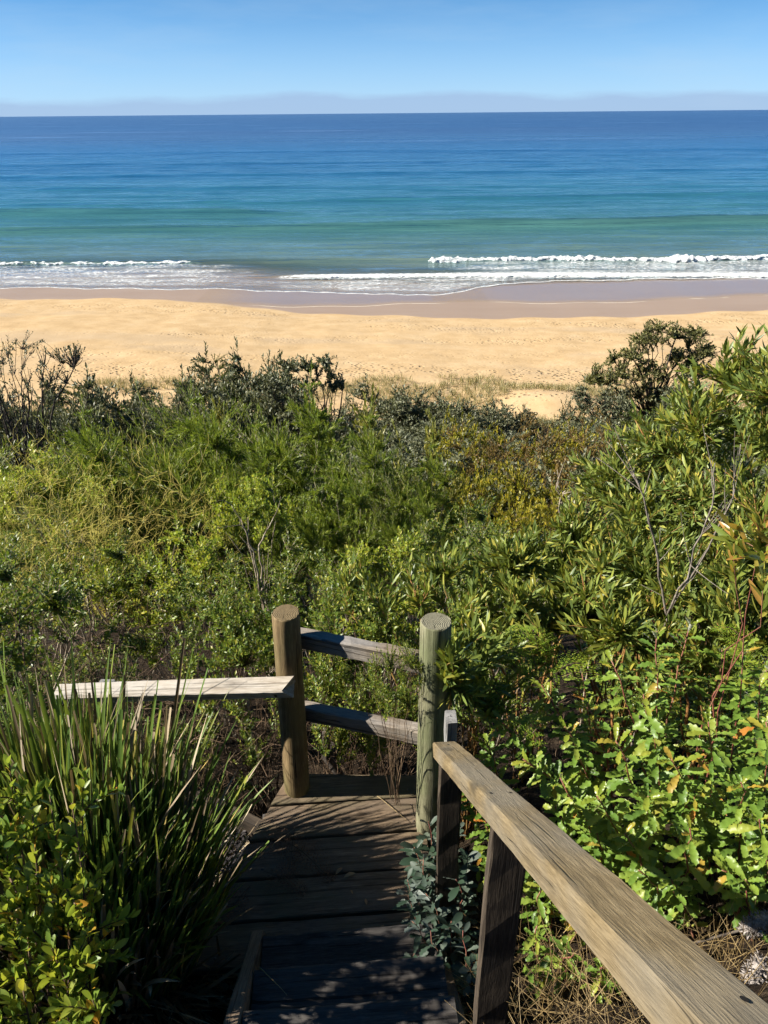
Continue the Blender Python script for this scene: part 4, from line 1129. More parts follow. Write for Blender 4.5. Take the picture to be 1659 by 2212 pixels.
honey('toothed_bush', 'spreading toothed-leaf bush in the middle of the right side below the fern',
      [(1460, 1770, 2.3, 1320, 1425, 2.55), (1450, 1760, 2.4, 1420, 1360, 2.6), (1440, 1800, 2.25, 1390, 1500, 2.2), (1430, 1780, 2.4, 1490, 1350, 2.7), (1400, 1850, 2.1, 1330, 1600, 2.1), (1480, 1850, 2.1, 1450, 1640, 2.0), (1500, 1780, 2.5, 1560, 1400, 2.7), (1420, 1900, 2.0, 1400, 1720, 1.95), (1500, 1930, 1.9, 1490, 1790, 1.85)], 302, 0.088, dens=1.7)
honey('toothed_bush', 'toothed-leaf bush leaning over the far end of the handrail',
      [(1330, 1780, 2.4, 1085, 1560, 2.35), (1320, 1770, 2.45, 1170, 1480, 2.5), (1340, 1800, 2.3, 1220, 1570, 2.25), (1330, 1820, 2.2, 1130, 1640, 2.2), (1360, 1840, 2.15, 1270, 1520, 2.4), (1340, 1860, 2.1, 1210, 1680, 2.1), (1320, 1800, 2.3, 1255, 1440, 2.6), (1380, 1880, 2.05, 1290, 1720, 2.0), (1150, 1760, 2.5, 1050, 1600, 2.45), (1400, 1930, 1.95, 1350, 1800, 1.9)], 303, 0.085, dens=1.7)
honey('toothed_bush', 'shadowed toothed-leaf bush low down just right of the handrail',
      [(1300, 1850, 2.2, 1200, 1740, 2.15), (1350, 1900, 2.05, 1290, 1800, 2.0), (1430, 1980, 1.85, 1380, 1880, 1.8), (1500, 2040, 1.75, 1450, 1900, 1.75), (1560, 2030, 1.8, 1560, 1880, 1.75), (1620, 2060, 1.7, 1610, 1900, 1.7)], 304, 0.085, dens=1.7, young=False)

honey('toothed_bush', 'small toothed-leaf bush in the shade under the far end of the handrail',
      [(1060, 1800, 2.25, 1020, 1680, 2.3), (1040, 1790, 2.3, 1000, 1700, 2.35), (1100, 1830, 2.15, 1070, 1720, 2.15), (1120, 1850, 2.1, 1120, 1760, 2.1), (1170, 1880, 2.05, 1160, 1800, 2.0), (1200, 1930, 1.95, 1200, 1850, 1.9), (1240, 1980, 1.85, 1250, 1900, 1.8), (1170, 1960, 1.9, 1175, 1900, 1.85)], 305, 0.075, young=False, dens=1.6)

# silver-leaved seedlings in the shade beside the landing
honey('toothed_bush', 'low toothed-leaf sprigs in the dry straw under the near handrail',
      [(1180, 2080, 1.72, 1160, 2000, 1.72), (1230, 2130, 1.62, 1240, 2060, 1.6), (1290, 2160, 1.55, 1300, 2090, 1.52), (1330, 2100, 1.62, 1340, 2030, 1.6), (1160, 2170, 1.55, 1150, 2100, 1.55), (1400, 2060, 1.68, 1410, 1990, 1.66), (1450, 2150, 1.52, 1460, 2090, 1.5)], 306, 0.070, young=False, dens=1.5)
honey('silver_seedling', 'silvery blue-leaved seedling in the shade between landing and handrail post',
      [(960, 2010, 1.85, 925, 1775, 2.05), (970, 1960, 1.9, 990, 1790, 2.05), (960, 1990, 1.85, 915, 1850, 1.95), (980, 1980, 1.85, 1010, 1850, 1.95), (950, 2040, 1.75, 920, 1930, 1.85), (940, 1960, 1.92, 895, 1830, 2.0), (930, 2020, 1.82, 880, 1900, 1.9), (990, 1940, 1.95, 960, 1830, 2.0), (1000, 2000, 1.85, 985, 1900, 1.9)], 311, 0.075, 0.013, silver_meshes, False, 'silver', 'stem_red', rstem=0.003, cat='seedling')
honey('silver_seedling', 'dim grey-green seedling beside the steps left of the near handrail post',
      [(960, 2140, 1.6, 930, 2010, 1.7), (990, 2150, 1.55, 1000, 2010, 1.7), (970, 2200, 1.5, 925, 2090, 1.6), (1010, 2190, 1.5, 1020, 2080, 1.55), (930, 2100, 1.65, 890, 1990, 1.75), (940, 2160, 1.55, 895, 2060, 1.65), (960, 2220, 1.45, 915, 2140, 1.5), (1000, 2100, 1.65, 975, 1990, 1.75)], 312, 0.068, 0.013, silver_meshes, False, 'silver', 'stem_red', rstem=0.003, cat='seedling')

# ------------------------------------------------------------------ oval-leaved bush at lower left
fr_meshes = [tmesh(T_oval(0.44 + 0.05 * k, 0.09, 0.05 + 0.12 * k, rows=(0.15, 0.35, 0.58, 0.8, 0.93), ws=(0.42, 0.80, 1.0, 0.80, 0.45)), 'oval_leaf', [M['front']]) for k in range(3)]
def oval_bush(label, stems, seed, size=0.043, limit=300):
    rng = np.random.default_rng(seed)
    pts = []
    for (tx, ty, tY, bx, bY) in stems:
        b = np.array(at(tx, ty, tY)); a = np.array([bx, bY, float(ground(bx, bY)) - 0.03]); pts.append((a, b))
    base = np.mean([a for a, b in pts], axis=0); root = empty('oval_leaf_bush', base, label, 'shrub')
    tw = []; g = Geo()
    for a, b in pts:
        c = (a + b) / 2 + np.array([rng.normal(0, 0.05), rng.normal(0, 0.05), 0.10]); P = curve(a, c, b, 9) - base
        g.tube(P, np.linspace(0.006, 0.002, 9), 5); tw.append(P[3:])
        for q in range(6):      # side shoots
            k = int(rng.integers(3, 8)); e = P[k] + unit(rng.normal(0, 1, 3) + [0, 0, 1.0]) * rng.uniform(0.08, 0.17)
            Q = curve(P[k], (P[k] + e) / 2 + [0, 0, 0.02], e, 5); g.tube(Q, np.linspace(0.003, 0.0015, 5), 4); tw.append(Q)
    g.build('stem', M['twig_brown'], root, 'stuff')
    pos, d, up = along(tw, rng, 17, 0.26, out=0.62, upb=0.45, jit=0.18)
    big_leaf_plant(root, pos, d, up, size * rng.uniform(0.65, 1.2, len(pos)), fr_meshes, OV, M['front'], limit, rng)
    return root
oval_bush('yellow-green oval-leaved bush nearest the camera at lower left', [(20, 1650, 1.50, -1.0, 1.25), (105, 1700, 1.48, -0.95, 1.2), (70, 1760, 1.38, -1.0, 1.15), (155, 1735, 1.42, -0.9, 1.2), (180, 1680, 1.55, -0.9, 1.25), (10, 1830, 1.30, -1.0, 1.1), (130, 1840, 1.32, -0.9, 1.15), (60, 1900, 1.25, -0.95, 1.05), (-20, 1740, 1.4, -1.05, 1.2)], 401)
oval_bush('oval-leaved bush with orange-tinged leaves low in the left corner', [(180, 1900, 1.32, -0.84, 1.1), (110, 1990, 1.18, -0.85, 1.0), (30, 2030, 1.12, -0.9, 0.95), (190, 2020, 1.18, -0.8, 1.0), (150, 2100, 1.08, -0.8, 0.92), (50, 2140, 1.05, -0.85, 0.9), (200, 2160, 1.05, -0.75, 0.9)], 402)

oval_bush('unseen oval-leaved bush added past the left edge to shade the steps', [(-230, 1560, 1.5, -1.55, 1.4), (-260, 1500, 1.65, -1.6, 1.5), (-220, 1640, 1.4, -1.5, 1.3), (-200, 1700, 1.3, -1.45, 1.2), (-300, 1590, 1.55, -1.75, 1.4), (-240, 1760, 1.25, -1.4, 1.15), (-330, 1520, 1.5, -1.85, 1.4), (-260, 1620, 1.75, -1.6, 1.6), (-260, 1850, 1.15, -1.4, 1.05), (-300, 1700, 1.5, -1.7, 1.35)], 403, limit=40)  # added outside the frame to block sun from the steps

# ------------------------------------------------------------------ clump of strap leaves at left
rng = np.random.default_rng(500)
root = empty('strap_leaf_clump', (-1.05, 1.95, float(ground(-1.05, 1.95))), 'big clump of stiff strap leaves beside the left of the landing', 'plant')
strapT = [T_blade(8, 0.0155, b_, 0.3, bl, sd) for b_, bl, sd in ((0.03, False, 0.02), (0.08, False, -0.03), (0.15, False, 0.04), (0.05, True, 0.0), (0.10, True, -0.03), (0.28, False, 0.06))]
strapM = [tmesh(T_, 'strap_blade', [M['strap']]) for T_ in strapT]
strapD = [tmesh(T_, 'dry_blade', [M['strap_dry']]) for T_ in strapT]
n = 2600
ang = rng.uniform(0, 6.283, n); rr = np.sqrt(rng.random(n))
bx = -1.20 + 0.40 * rr * np.cos(ang); by = 1.77 + 0.40 * rr * np.sin(ang)
leftness = np.clip((-0.90 - bx) / 0.45, 0, 1); back = np.clip((by - 1.60) / 0.60, 0, 1)
length = 0.56 + 0.34 * leftness * (0.30 + 0.70 * back) + 0.30 * back + rng.normal(0, 0.08, n)
tall = rng.random(n) < 0.07 * (0.2 + leftness + back); length = length + np.where(tall, rng.uniform(0.1, 0.32, n), 0)
length = np.clip(length, 0.22, 1.30)
out = np.c_[np.cos(ang) * rr, np.sin(ang) * rr, np.zeros(n)]
d = unit(np.c_[out[:, 0] * 0.24 + rng.normal(0, 0.10, n) + 0.02, out[:, 1] * 0.18 + rng.normal(0, 0.11, n), np.ones(n)])
side = unit(np.c_[out[:, 0] + rng.normal(0, 0.45, n), out[:, 1] + rng.normal(0, 0.45, n), np.full(n, 0.0)])
up = -side + d * 0.0 + np.array([0, 0, 0.25])
pos = np.c_[bx, by, ground(bx, by) - 0.03] - np.array(root.location)
dry = rng.random(n) < np.where(rr > 0.7, 0.36, 0.18)
X, D, N = frames(d, up)
tipz = pos[:, 2] + d[:, 2] * length
vis = np.argsort(-(tipz - 0.35 * (by - 1.9) + rng.normal(0, 0.15, n)))
sel = vis[:300]; rest = vis[300:]
for i in sel:
    k = int(rng.integers(6)); o = bpy.data.objects.new('leaf', (strapD if dry[i] else strapM)[k]); COL.objects.link(o); o.parent = root
    L_ = float(length[i]); w_ = float(rng.uniform(0.75, 1.3))
    mt = Matrix((Vector(X[i]) * w_, Vector(D[i]) * L_, Vector(N[i]) * (L_ ** 1.3))).transposed().to_4x4(); mt.translation = Vector(pos[i]); o.matrix_basis = mt
for flag, mm in ((False, 'strap'), (True, 'strap_dry')):
    g = Geo()
    for k in range(6):
        q = np.array([i for i in rest if dry[i] == flag and i % 6 == k])
        if len(q): g.leaves(strapT[k], pos[q], d[q], up[q], length[q], 1.0 / length[q] * rng.uniform(0.75, 1.3, len(q)))
    # cut, frayed stubs round the foot
    m_ = 500 if flag else 0
    if m_:
        an = rng.uniform(-1.9, 1.2, m_); rad = rng.uniform(0.75, 1.12, m_)
        x_ = -1.10 + 0.44 * rad * np.cos(an); y_ = 1.90 + 0.46 * rad * np.sin(an)
        dd = unit(np.c_[np.cos(an) * 0.9 + rng.normal(0, 0.3, m_), np.sin(an) * 0.7 + rng.normal(0, 0.3, m_), rng.uniform(0.25, 1.1, m_)])
        g.leaves(strapT[3], np.c_[x_, y_, ground(x_, y_) + 0.0] - np.array(root.location), dd, rng.normal(0, 1, (m_, 3)) + [0, 0, 0.5], rng.uniform(0.10, 0.34, m_), rng.uniform(1.2, 3.0, m_))
    g.build('foliage' if not flag else 'dry_foliage', M[mm], root, 'stuff')

# ------------------------------------------------------------------ feathery broom with arching needle-leaved shoots
def broom(seed, n_st, H, R, name='broom_bush'):
    rng = np.random.default_rng(seed)
    root = empty(name, (0, 0, 0), None, 'shrub'); b = Geo(); tw = []
    for k in range(n_st):
        an = rng.uniform(0, 6.28); rr = R * math.sqrt(rng.random()); h = H * rng.uniform(0.55, 1.0) * (1 - 0.35 * (rr / R) ** 2)
        a = np.array([0.12 * math.cos(an), 0.12 * math.sin(an), 0])
        e = np.array([rr * math.cos(an) - 0.30 * h, rr * math.sin(an) - 0.02 * h, h])
        c = np.array([rr * math.cos(an) * 0.55 + 0.06 * h, rr * math.sin(an) * 0.55, h * 0.62])
        P = curve(a, c, e, 9); b.tube(P, np.linspace(0.008, 0.0018, 9), 4, cap=False)
        tw.append(P[4:])
        for q in range(9):
            m = int(rng.integers(3, 9)); m = min(m, 8); Tn = unit(P[m] - P[m - 1])
            e2 = P[m] + unit(Tn * 1.5 + rng.normal(0, 0.42, 3) + [-0.2, 0, 0.25]) * rng.uniform(0.16, 0.42)
            Q = curve(P[m], (P[m] + e2) / 2 + rng.normal(0, 0.01, 3), e2, 5); b.tube(Q, np.linspace(0.0028, 0.0012, 5), 3, cap=False); tw.append(Q)
    b.build('branches', M['bark_pale'], root, 'stuff')
    pos, d, up = along(tw, rng, 19, 0.40, out=0.42, upb=0.12, jit=0.12)
    f = Geo(); f.leaves(NEED, pos, d, up, rng.uniform(0.040, 0.070, len(pos)))
    f.build('foliage', M['broom'], root, 'stuff')
    return root
br1 = broom(601, 110, 1.9, 0.9)
r = np.random.default_rng(602)
_tg = ball(520, 0.86, 0.80, 1.12, r, 16, 0.15); _tg[:, 0] -= 0.14 * (_tg[:, 2] - 0.5)
br2 = shrub('broom_bush', r, _tg, 1.9, NEED, 0.062, 44, 0.42, M['broom'], M['bark_pale'], 22, 0.010, rt=0.003, upb=0.10, out=0.42, jit=0.13)
spawn(br1, [
    (500, 856, 9.8, 1.30, 0.0, 'tallest feathery broom bush left of centre with shoots sweeping left'),
    (290, 905, 9.2, 1.10, 0.4, 'feathery broom bush at left whose shoots lean over the grey scrub'),
    (860, 985, 7.9, 0.60, -0.3, 'feathery broom bush in the centre before the round olive bush'),
], 1.9, 0.9)
spawn(br2, [
    (640, 890, 9.0, 1.15, -0.2, 'rounded broom bush just right of the tallest broom'),
    (400, 925, 8.6, 1.10, 0.3, 'rounded broom bush below the tallest broom'),
    (530, 975, 7.9, 0.95, -0.1, 'rounded broom bush right behind the bright bush on pale stems'),
    (770, 955, 8.2, 0.95, -0.3, 'rounded broom bush at the centre of the slope'),
    (160, 950, 8.2, 1.00, 0.2, 'rounded broom bush at far left behind the yellow vines'),
    (720, 1060, 6.7, 0.72, 0.5, 'dark low broom bush in the centre with drooping shoots'),
    (920, 1010, 8.0, 0.70, 0.1, 'small broom bush right of centre against the lime ground cover'),
    (885, 1095, 6.5, 0.48, 0.6, 'little broom bush above the bushes behind the greenish post'),
], 1.9, 0.9)

# ------------------------------------------------------------------ yellow dodder vines
def dodder(label, px, py, Y, R, H, seed, n_s=160):
    rng = np.random.default_rng(seed); p = at(px, py, Y); root = empty('dodder_vine', (p.x, p.y, float(ground(p.x, p.y))), label, 'vine')
    g = Geo(); top = p.z - root.location.z
    for k in range(n_s):
        an = rng.uniform(0, 6.28); rr = R * math.sqrt(rng.random())
        P = [np.array([rr * math.cos(an), rr * math.sin(an) * 0.7, top * (1 - 0.45 * (rr / R) ** 2) - rng.uniform(0.0, H)])]
        v = unit(rng.normal(0, 1, 3) + [0, 0, 0.6])
        for q in range(11):
            v = unit(v + rng.normal(0, 0.33, 3) + [0, 0, 0.10]); P.append(P[-1] + v * 0.05)
        g.tube(np.array(P), 0.0016, 3, cap=False)
    g.build('strands', M['dodder'], root, 'stuff')
dodder('golden yellow vine threads matted over the bushes at the left edge', 60, 965, 6.3, 0.85, 0.60, 701, 330)
dodder('golden yellow vine threads climbing the broom left of the bright bush', 310, 980, 6.2, 0.75, 0.6, 702, 230)
dodder('paler tan vine threads low at the left above the dead twigs', 110, 1085, 5.3, 0.60, 0.45, 703, 220)

# ------------------------------------------------------------------ round olive bush and lime-green cover further down the slope
r = np.random.default_rng(801)
ol = shrub('olive_bush', r, dome(150, 0.9, 2.0, r), 2.0, OV2, 0.085, 15, 0.4, M['olive'], M['bark_dark'], 8, 0.02, upb=0.6, out=0.55)
spawn(ol, [(830, 893, 13.5, 0.95, 0.2, 'round olive-green bush with upright leaves at the centre of the thicket'),
           (905, 935, 13.0, 0.75, 2.0, 'shaded right-hand shoulder of the round olive bush, a lower bush beside it'),
           (445, 905, 14.5, 0.7, 3.3, 'broad-leaved bush poking up among the broom at left')], 2.0, 0.9)
r = np.random.default_rng(802)
lm = shrub('lime_bush', r, dome(260, 1.2, 1.3, r, lump=0.3), 1.3, OV2, 0.075, 13, 0.3, M['lime'], M['twig_brown'], 9, 0.014, upb=0.5, out=0.7)
spawn(lm, [(1010, 890, 21, 1.5, 0.1, 'lime-yellow low bush right of centre below the sand mound'),
           (1130, 985, 13, 1.1, 1.3, 'lime-green spreading bush on the slope right of centre'),
           (1010, 1000, 14, 1.1, 2.5, 'lime-green bush beside the round olive bush'),
           (1240, 900, 21, 1.5, 3.7, 'lime-green bush below the coastal tree at right'),
           (1100, 1075, 9.5, 0.8, 4.4, 'leafy green mound in front of the wattle on the slope'),
           (1200, 1060, 10, 0.8, 5.2, 'leafy mound half hidden by the wattle bush')], 1.3, 1.2)
r = np.random.default_rng(803)
bz = shrub('bronze_bush', r, dome(230, 1.2, 1.3, r, lump=0.25), 1.3, DI, 0.06, 10, 0.3, M['bronze'], M['twig_brown'], 12, 0.012, upb=0.5, out=0.6, n_limb=14) if False else None
r = np.random.default_rng(804)
bz = shrub('bronze_bush', r, dome(260, 1.2, 1.3, r, lump=0.25), 1.3, DI, 0.06, 9, 0.3, M['bronze'], M['twig_brown'], 14, 0.012, upb=0.5, out=0.6)
spawn(bz, [(1150, 905, 20, 1.4, 0.6, 'bronze-brown twiggy bush right of the lime-yellow one'),
           (1290, 935, 18, 1.4, 1.6, 'bronze-brown twiggy bush below the coastal tree'),
           (1075, 950, 16, 1.2, 2.9, 'bronze twiggy bush among the lime-green bushes'),
           (1210, 985, 14, 1.1, 4.1, 'bronze twiggy bush next to the wattle')], 1.3, 1.2)

# ------------------------------------------------------------------ grey scrub on the dune, coastal trees
r = np.random.default_rng(901)
gs = shrub('grey_scrub', r, dome(520, 1.5, 2.0, r, lump=0.28, zmin=0.15), 2.0, DI, 0.135, 12, 0.45, M['scrub'], M['bark_dark'], 12, 0.03, rt=0.010, upb=0.3, out=0.8)
spawn(gs, [(440, 800, 38, 2.0, 0.0, 'grey-green coastal bush left of the dark dense bush'),
           (560, 785, 36, 1.9, 1.0, 'tall grey-green coastal bush beside the windswept branches'),
           (520, 840, 31, 1.9, 2.1, 'grey-green bush in front of the dark dense bush'),
           (640, 845, 30, 1.6, 3.0, 'grey bush under the windswept branches'),
           (250, 835, 33, 2.0, 4.0, 'grey scrub bush between the bare tree and the dark dense bush'),
           (330, 850, 29, 1.8, 5.0, 'low grey scrub bush behind the broom tops'),
           (820, 850, 38, 2.0, 0.5, 'grey dune bush right of the windswept branches'),
           (930, 862, 37, 2.0, 1.5, 'low grey dune bush at the centre below the beach'),
           (1040, 878, 36, 1.6, 2.5, 'low grey dune bush left of the sand mound'),
           (1110, 880, 38, 1.4, 3.5, 'sparse grey bush at the foot of the sand mound'),
           (30, 840, 29, 2.0, 4.5, 'grey scrub bush under the bare tree at the left edge'),
           (130, 860, 27, 1.8, 5.5, 'grey scrub bush right of the bare tree trunk'),
           (1310, 850, 37, 1.8, 0.9, 'grey bush at the left foot of the coastal tree'),
           (1520, 830, 37, 2.0, 1.9, 'dark grey bush at the right foot of the coastal tree')], 2.0, 1.5)
r = np.random.default_rng(902)
db = shrub('dark_bush', r, dome(260, 1.2, 3.0, r, lump=0.2), 3.0, DI, 0.11, 12, 0.5, M['dark_bush'], M['bark_dark'], 8, 0.04, rt=0.01, upb=0.7, out=0.6)
spawn(db, [(490, 768, 37.5, 1.0, 0.0, 'dark green dense bush standing above the grey scrub left of centre'),
           (1400, 880, 34, 1.5, 2.0, 'dark green bush in front of the coastal tree trunk'),
           (130, 835, 36, 1.3, 4.0, 'dark green patch of bush behind the bare tree')], 3.0, 1.2)

def tree(name, label, base_px, Y, clusters, seed, leafm, size, per, span, n_limb, r0, tw=40, sparse=1.0, lean=(0, 0)):
    """clusters: (px, py, dY, R, Rz) ellipsoids of the crown"""
    rng = np.random.default_rng(seed)
    b = at(base_px[0], base_px[1], Y); b.z = float(max(ground(b.x, b.y), sand(b.x, b.y) if b.y > 36 else -99))
    tg = []
    for (px, py, dY, R, Rz) in clusters:
        c = np.array(at(px, py, Y + dY)) - np.array(b)
        q = unit(rng.normal(0, 1, (tw, 3))) * (rng.random((tw, 1)) ** 0.4) * np.array([R, R, Rz]); tg.append(c + q)
    tg = np.concatenate(tg); H = tg[:, 2].max()
    root = empty(name, b, label, 'tree')
    limbs, twigs, nr = skeleton(tg, H, rng, n_limb, r0, 0.05 * H / 4, base_r=0.12, lean=lean)
    g = Geo()
    for P, R in limbs: g.tube(P, R, 6)
    g.build('trunk', M['bark_dark'], root, 'stuff')
    g = Geo()
    for P, r_ in zip(twigs, nr): g.tube(P, np.linspace(min(r0 * 0.3, r_), r0 * 0.07, len(P)), 3, cap=False)
    g.build('twigs', M['bark_dark'], root, 'stuff')
    keep = [P for P in twigs if rng.random() < sparse]
    pos, d, up = along(keep, rng, per, span, out=0.75, upb=0.35)
    f = Geo(); f.leaves(OV2, pos, d, up, size * rng.uniform(0.7, 1.2, len(pos)))
    f.build('crown', leafm, root, 'stuff')
    return root
tree('coastal_tree', 'open-crowned coastal tree standing against the beach at right', (1400, 925), 41,
     [(1430, 712, 0, 1.1, 0.55), (1385, 735, 0.8, 0.9, 0.5), (1500, 722, 0, 1.0, 0.5), (1525, 760, -0.5, 0.7, 0.6), (1350, 768, 0, 1.1, 0.5), (1320, 800, -0.5, 1.2, 0.4), (1470, 770, 0.5, 1.0, 0.5), (1285, 822, 0, 0.8, 0.3), (1400, 800, 0, 1.4, 0.6), (1500, 800, 0, 1.0, 0.5), (1370, 850, 0, 1.8, 0.7), (1450, 860, -0.5, 1.5, 0.6)], 911, M['tree_leaf'], 0.17, 20, 0.8, 40, 0.085, tw=95)
tree('bare_tree', 'leafless dark-branched tree with few tufts at the left edge', (45, 960), 22,
     [(10, 745, 0, 0.7, 0.35), (60, 740, 0, 0.55, 0.35), (100, 765, 0, 0.5, 0.3), (150, 765, 0, 0.45, 0.25), (165, 755, 0, 0.25, 0.2), (30, 800, 0, 0.9, 0.4), (100, 820, 0, 0.8, 0.4), (-30, 780, 0, 0.8, 0.5), (0, 860, 0, 0.8, 0.4), (130, 800, 0, 0.5, 0.3)], 912, M['scrub'], 0.10, 7, 0.22, 30, 0.05, tw=30, sparse=0.6)
tree('windswept_tree', 'windswept dark-branched tree left of centre leaning over the scrub', (690, 950), 30,
     [(705, 785, 0, 0.55, 0.4), (660, 785, 0, 0.6, 0.35), (620, 790, 0.5, 0.7, 0.35), (725, 820, 0, 0.45, 0.4), (650, 830, 0, 0.9, 0.4), (590, 830, 0, 0.9, 0.4), (560, 820, 0.5, 0.8, 0.4)], 913, M['scrub'], 0.15, 16, 0.6, 26, 0.06, tw=44, lean=(0.6, 0))

# ------------------------------------------------------------------ ferns
def fern(label, px, py, Y, seed, fronds, L, mat='fern', name='bracken_fern', cat='fern', flat=False, base=None):
    rng = np.random.default_rng(seed)
    if base is None:
        p = at(px, py, Y); base = Vector((p.x, p.y, float(ground(p.x, p.y))))
        hgt = p.z - base.z
    else:
        hgt = 0.02
    root = empty(name, base, label, cat)
    st_ = Geo(); 
    for k in range(fronds):
        an = rng.uniform(0, 6.28); dr_ = np.array([math.cos(an), math.sin(an), 0.0])
        g = Geo()
        if flat:
            q0 = np.array([rng.uniform(-.05, .05), rng.uniform(-.05, .05), 0.012 * (k + 1)]); P = curve(q0, q0 + dr_ * L * 0.5 + [0, 0, 0.03], q0 + dr_ * L, 22)
            P[:, 2] = 0.012 + 0.01 * k + 0.012 * np.sin(np.linspace(0, 5, 22) + k)
        else:
            q0 = np.array([0, 0, hgt * 0.75]); P = curve(q0, q0 + dr_ * L * 0.30 + [0, 0, hgt * 0.25 + L * 0.1], q0 + dr_ * L * 0.8 + [0, 0, hgt * 0.2 - L * 0.45 * rng.random()], 22)
        st_.tube(P, np.linspace(0.0022, 0.0008, 22), 3)
        for i in range(3, 22):
            Tn = unit(P[min(i + 1, 21)] - P[i - 1]); S_ = unit(np.cross(Tn, [0, 0, 1]))
            if i % 2: continue
            pl = L * 0.40 * (1 - (i - 3) / 19.5) ** 0.8 + 0.012
            for sg in (-1, 1):
                n_ = max(5, int(pl / 0.011)); s_ = np.linspace(0.1, 1, n_)[:, None]
                ax = unit(S_ * sg + Tn * 0.35 + [0, 0, -0.12]); Q = P[i] + ax * pl * s_
                if flat: Q[:, 2] = P[i][2] + 0.004 * np.sin(np.arange(n_))
                for s2 in (-1, 1):
                    dd = unit(np.repeat((unit(np.cross(ax, [0, 0, 1])) * s2 + ax * 0.55)[None], n_, 0) + rng.normal(0, 0.22, (n_, 3)))
                    g.leaves(DI, Q, dd, np.array([0, 0, 1.0]), 0.0200 * (1.15 - s_[:, 0] * 0.75) * (L / 0.4) ** 0.5, 0.9)
        g.build('frond', M[mat], root, 'stuff')
    st_.build('stalk', M['twig_brown'], root, 'stuff')
    return root
fern('bright green bracken fern between the greenish post and the toothed leaves', 1180, 1385, 2.62, 921, 4, 0.32)
fern('bracken fern frond low beside the far end of the handrail', 1120, 1480, 2.45, 922, 3, 0.26)
fern('small bracken fern at the right edge behind the toothed leaves', 1650, 1360, 2.6, 923, 4, 0.28)
fr0 = st(-0.30, 0.55, 0.0); fern('dried brown fern frond lying on the landing planks', 0, 0, 0, 924, 3, 0.26, 'fern_dead', 'dead_fern_frond', 'fern frond', True, Vector((fr0.x + 0.02, fr0.y, 0.004)))
fr0 = st(-0.42, 0.33, 0.0); fern('second dried fern frond by the left edge of the landing', 0, 0, 0, 925, 2, 0.22, 'fern_dead', 'dead_fern_frond', 'fern frond', True, Vector((fr0.x, fr0.y, 0.004)))

# ------------------------------------------------------------------ dead branches, twigs, straw
def branchy(name, label, cat, mains, mat, rad, seed, sub=5, sublen=0.2):
    rng = np.random.default_rng(seed); base = Vector(mains[0][0]); root = empty(name, base, label, cat); g = Geo()
    for P in mains:
        P = np.array([list(p) for p in P]) - np.array(base); n = len(P); q = np.linspace(0, n - 1, 14)
        Q = np.stack([np.interp(q, np.arange(n), P[:, i]) for i in range(3)], 1); Q[1:-1] += rng.normal(0, rad * 0.8, (12, 3))
        g.tube(Q, np.linspace(rad, rad * 0.35, 14), 6)
        for k in range(sub):
            m = int(rng.integers(4, 14)); m = min(m, 13); Tn = unit(Q[m] - Q[m - 1]); e = Q[m] + unit(Tn + rng.normal(0, 0.5, 3) + [0, 0, 0.3]) * sublen * rng.uniform(0.5, 1.3)
            g.tube(curve(Q[m], (Q[m] + e) / 2 + rng.normal(0, 0.01, 3), e, 6), np.linspace(rad * 0.4, rad * 0.15, 6), 4)
    g.build('branch', mat, root, 'stuff')
    return root
def gfoot(px, py, Y):
    p = at(px, py, Y); return Vector((p.x, p.y, float(ground(p.x, p.y)) - 0.02))
branchy('dead_branch', 'pale dead forked branch standing out of the wattle at right', 'branch',
        [[gfoot(1400, 1400, 3.0), at(1440, 1330, 3.0), at(1520, 1200, 3.0), at(1580, 1080, 3.0), at(1600, 960, 3.05)], [at(1440, 1330, 3.0), at(1480, 1240, 2.95), at(1540, 1100, 2.95), at(1545, 1000, 3.0)], [at(1440, 1330, 3.0), at(1420, 1200, 3.0), at(1390, 1080, 3.0), at(1370, 1010, 3.05)]], M['bark_grey'], 0.0065, 931, 8, 0.25)
branchy('dead_branch', 'bare grey forked twig standing left of the wattle bush', 'branch', [[gfoot(1215, 1200, 4.6), at(1218, 1190, 4.6), at(1210, 1100, 4.6), at(1203, 1045, 4.6)], [at(1209, 1090, 4.6), at(1222, 1060, 4.6)]], M['bark_pale'], 0.011, 932, 2, 0.15)
branchy('dead_branch', 'thin pale stick standing right of the bare forked twig', 'branch', [[gfoot(1300, 1280, 4.2), at(1292, 1250, 4.2), at(1298, 1165, 4.2)]], M['bark_pale'], 0.007, 933, 0)
branchy('dead_branch', 'pale slanting stems below the bright bush left of the golden post', 'branch', [[gfoot(575, 1350, 4.6), at(570, 1310, 4.6), at(545, 1200, 4.7), at(520, 1120, 4.8)], [at(570, 1300, 4.6), at(560, 1180, 4.7), at(590, 1120, 4.8)], [at(572, 1320, 4.6), at(545, 1180, 4.5), at(500, 1090, 4.5)]], M['bark_pale'], 0.009, 934, 3, 0.2)
branchy('dead_branch', 'fallen mottled log in the dark under the lower rail', 'log', [[at(735, 1680, 3.0), at(700, 1600, 3.05), at(690, 1560, 3.1), at(640, 1500, 3.2)]], M['bark_dark'], 0.030, 935, 0)

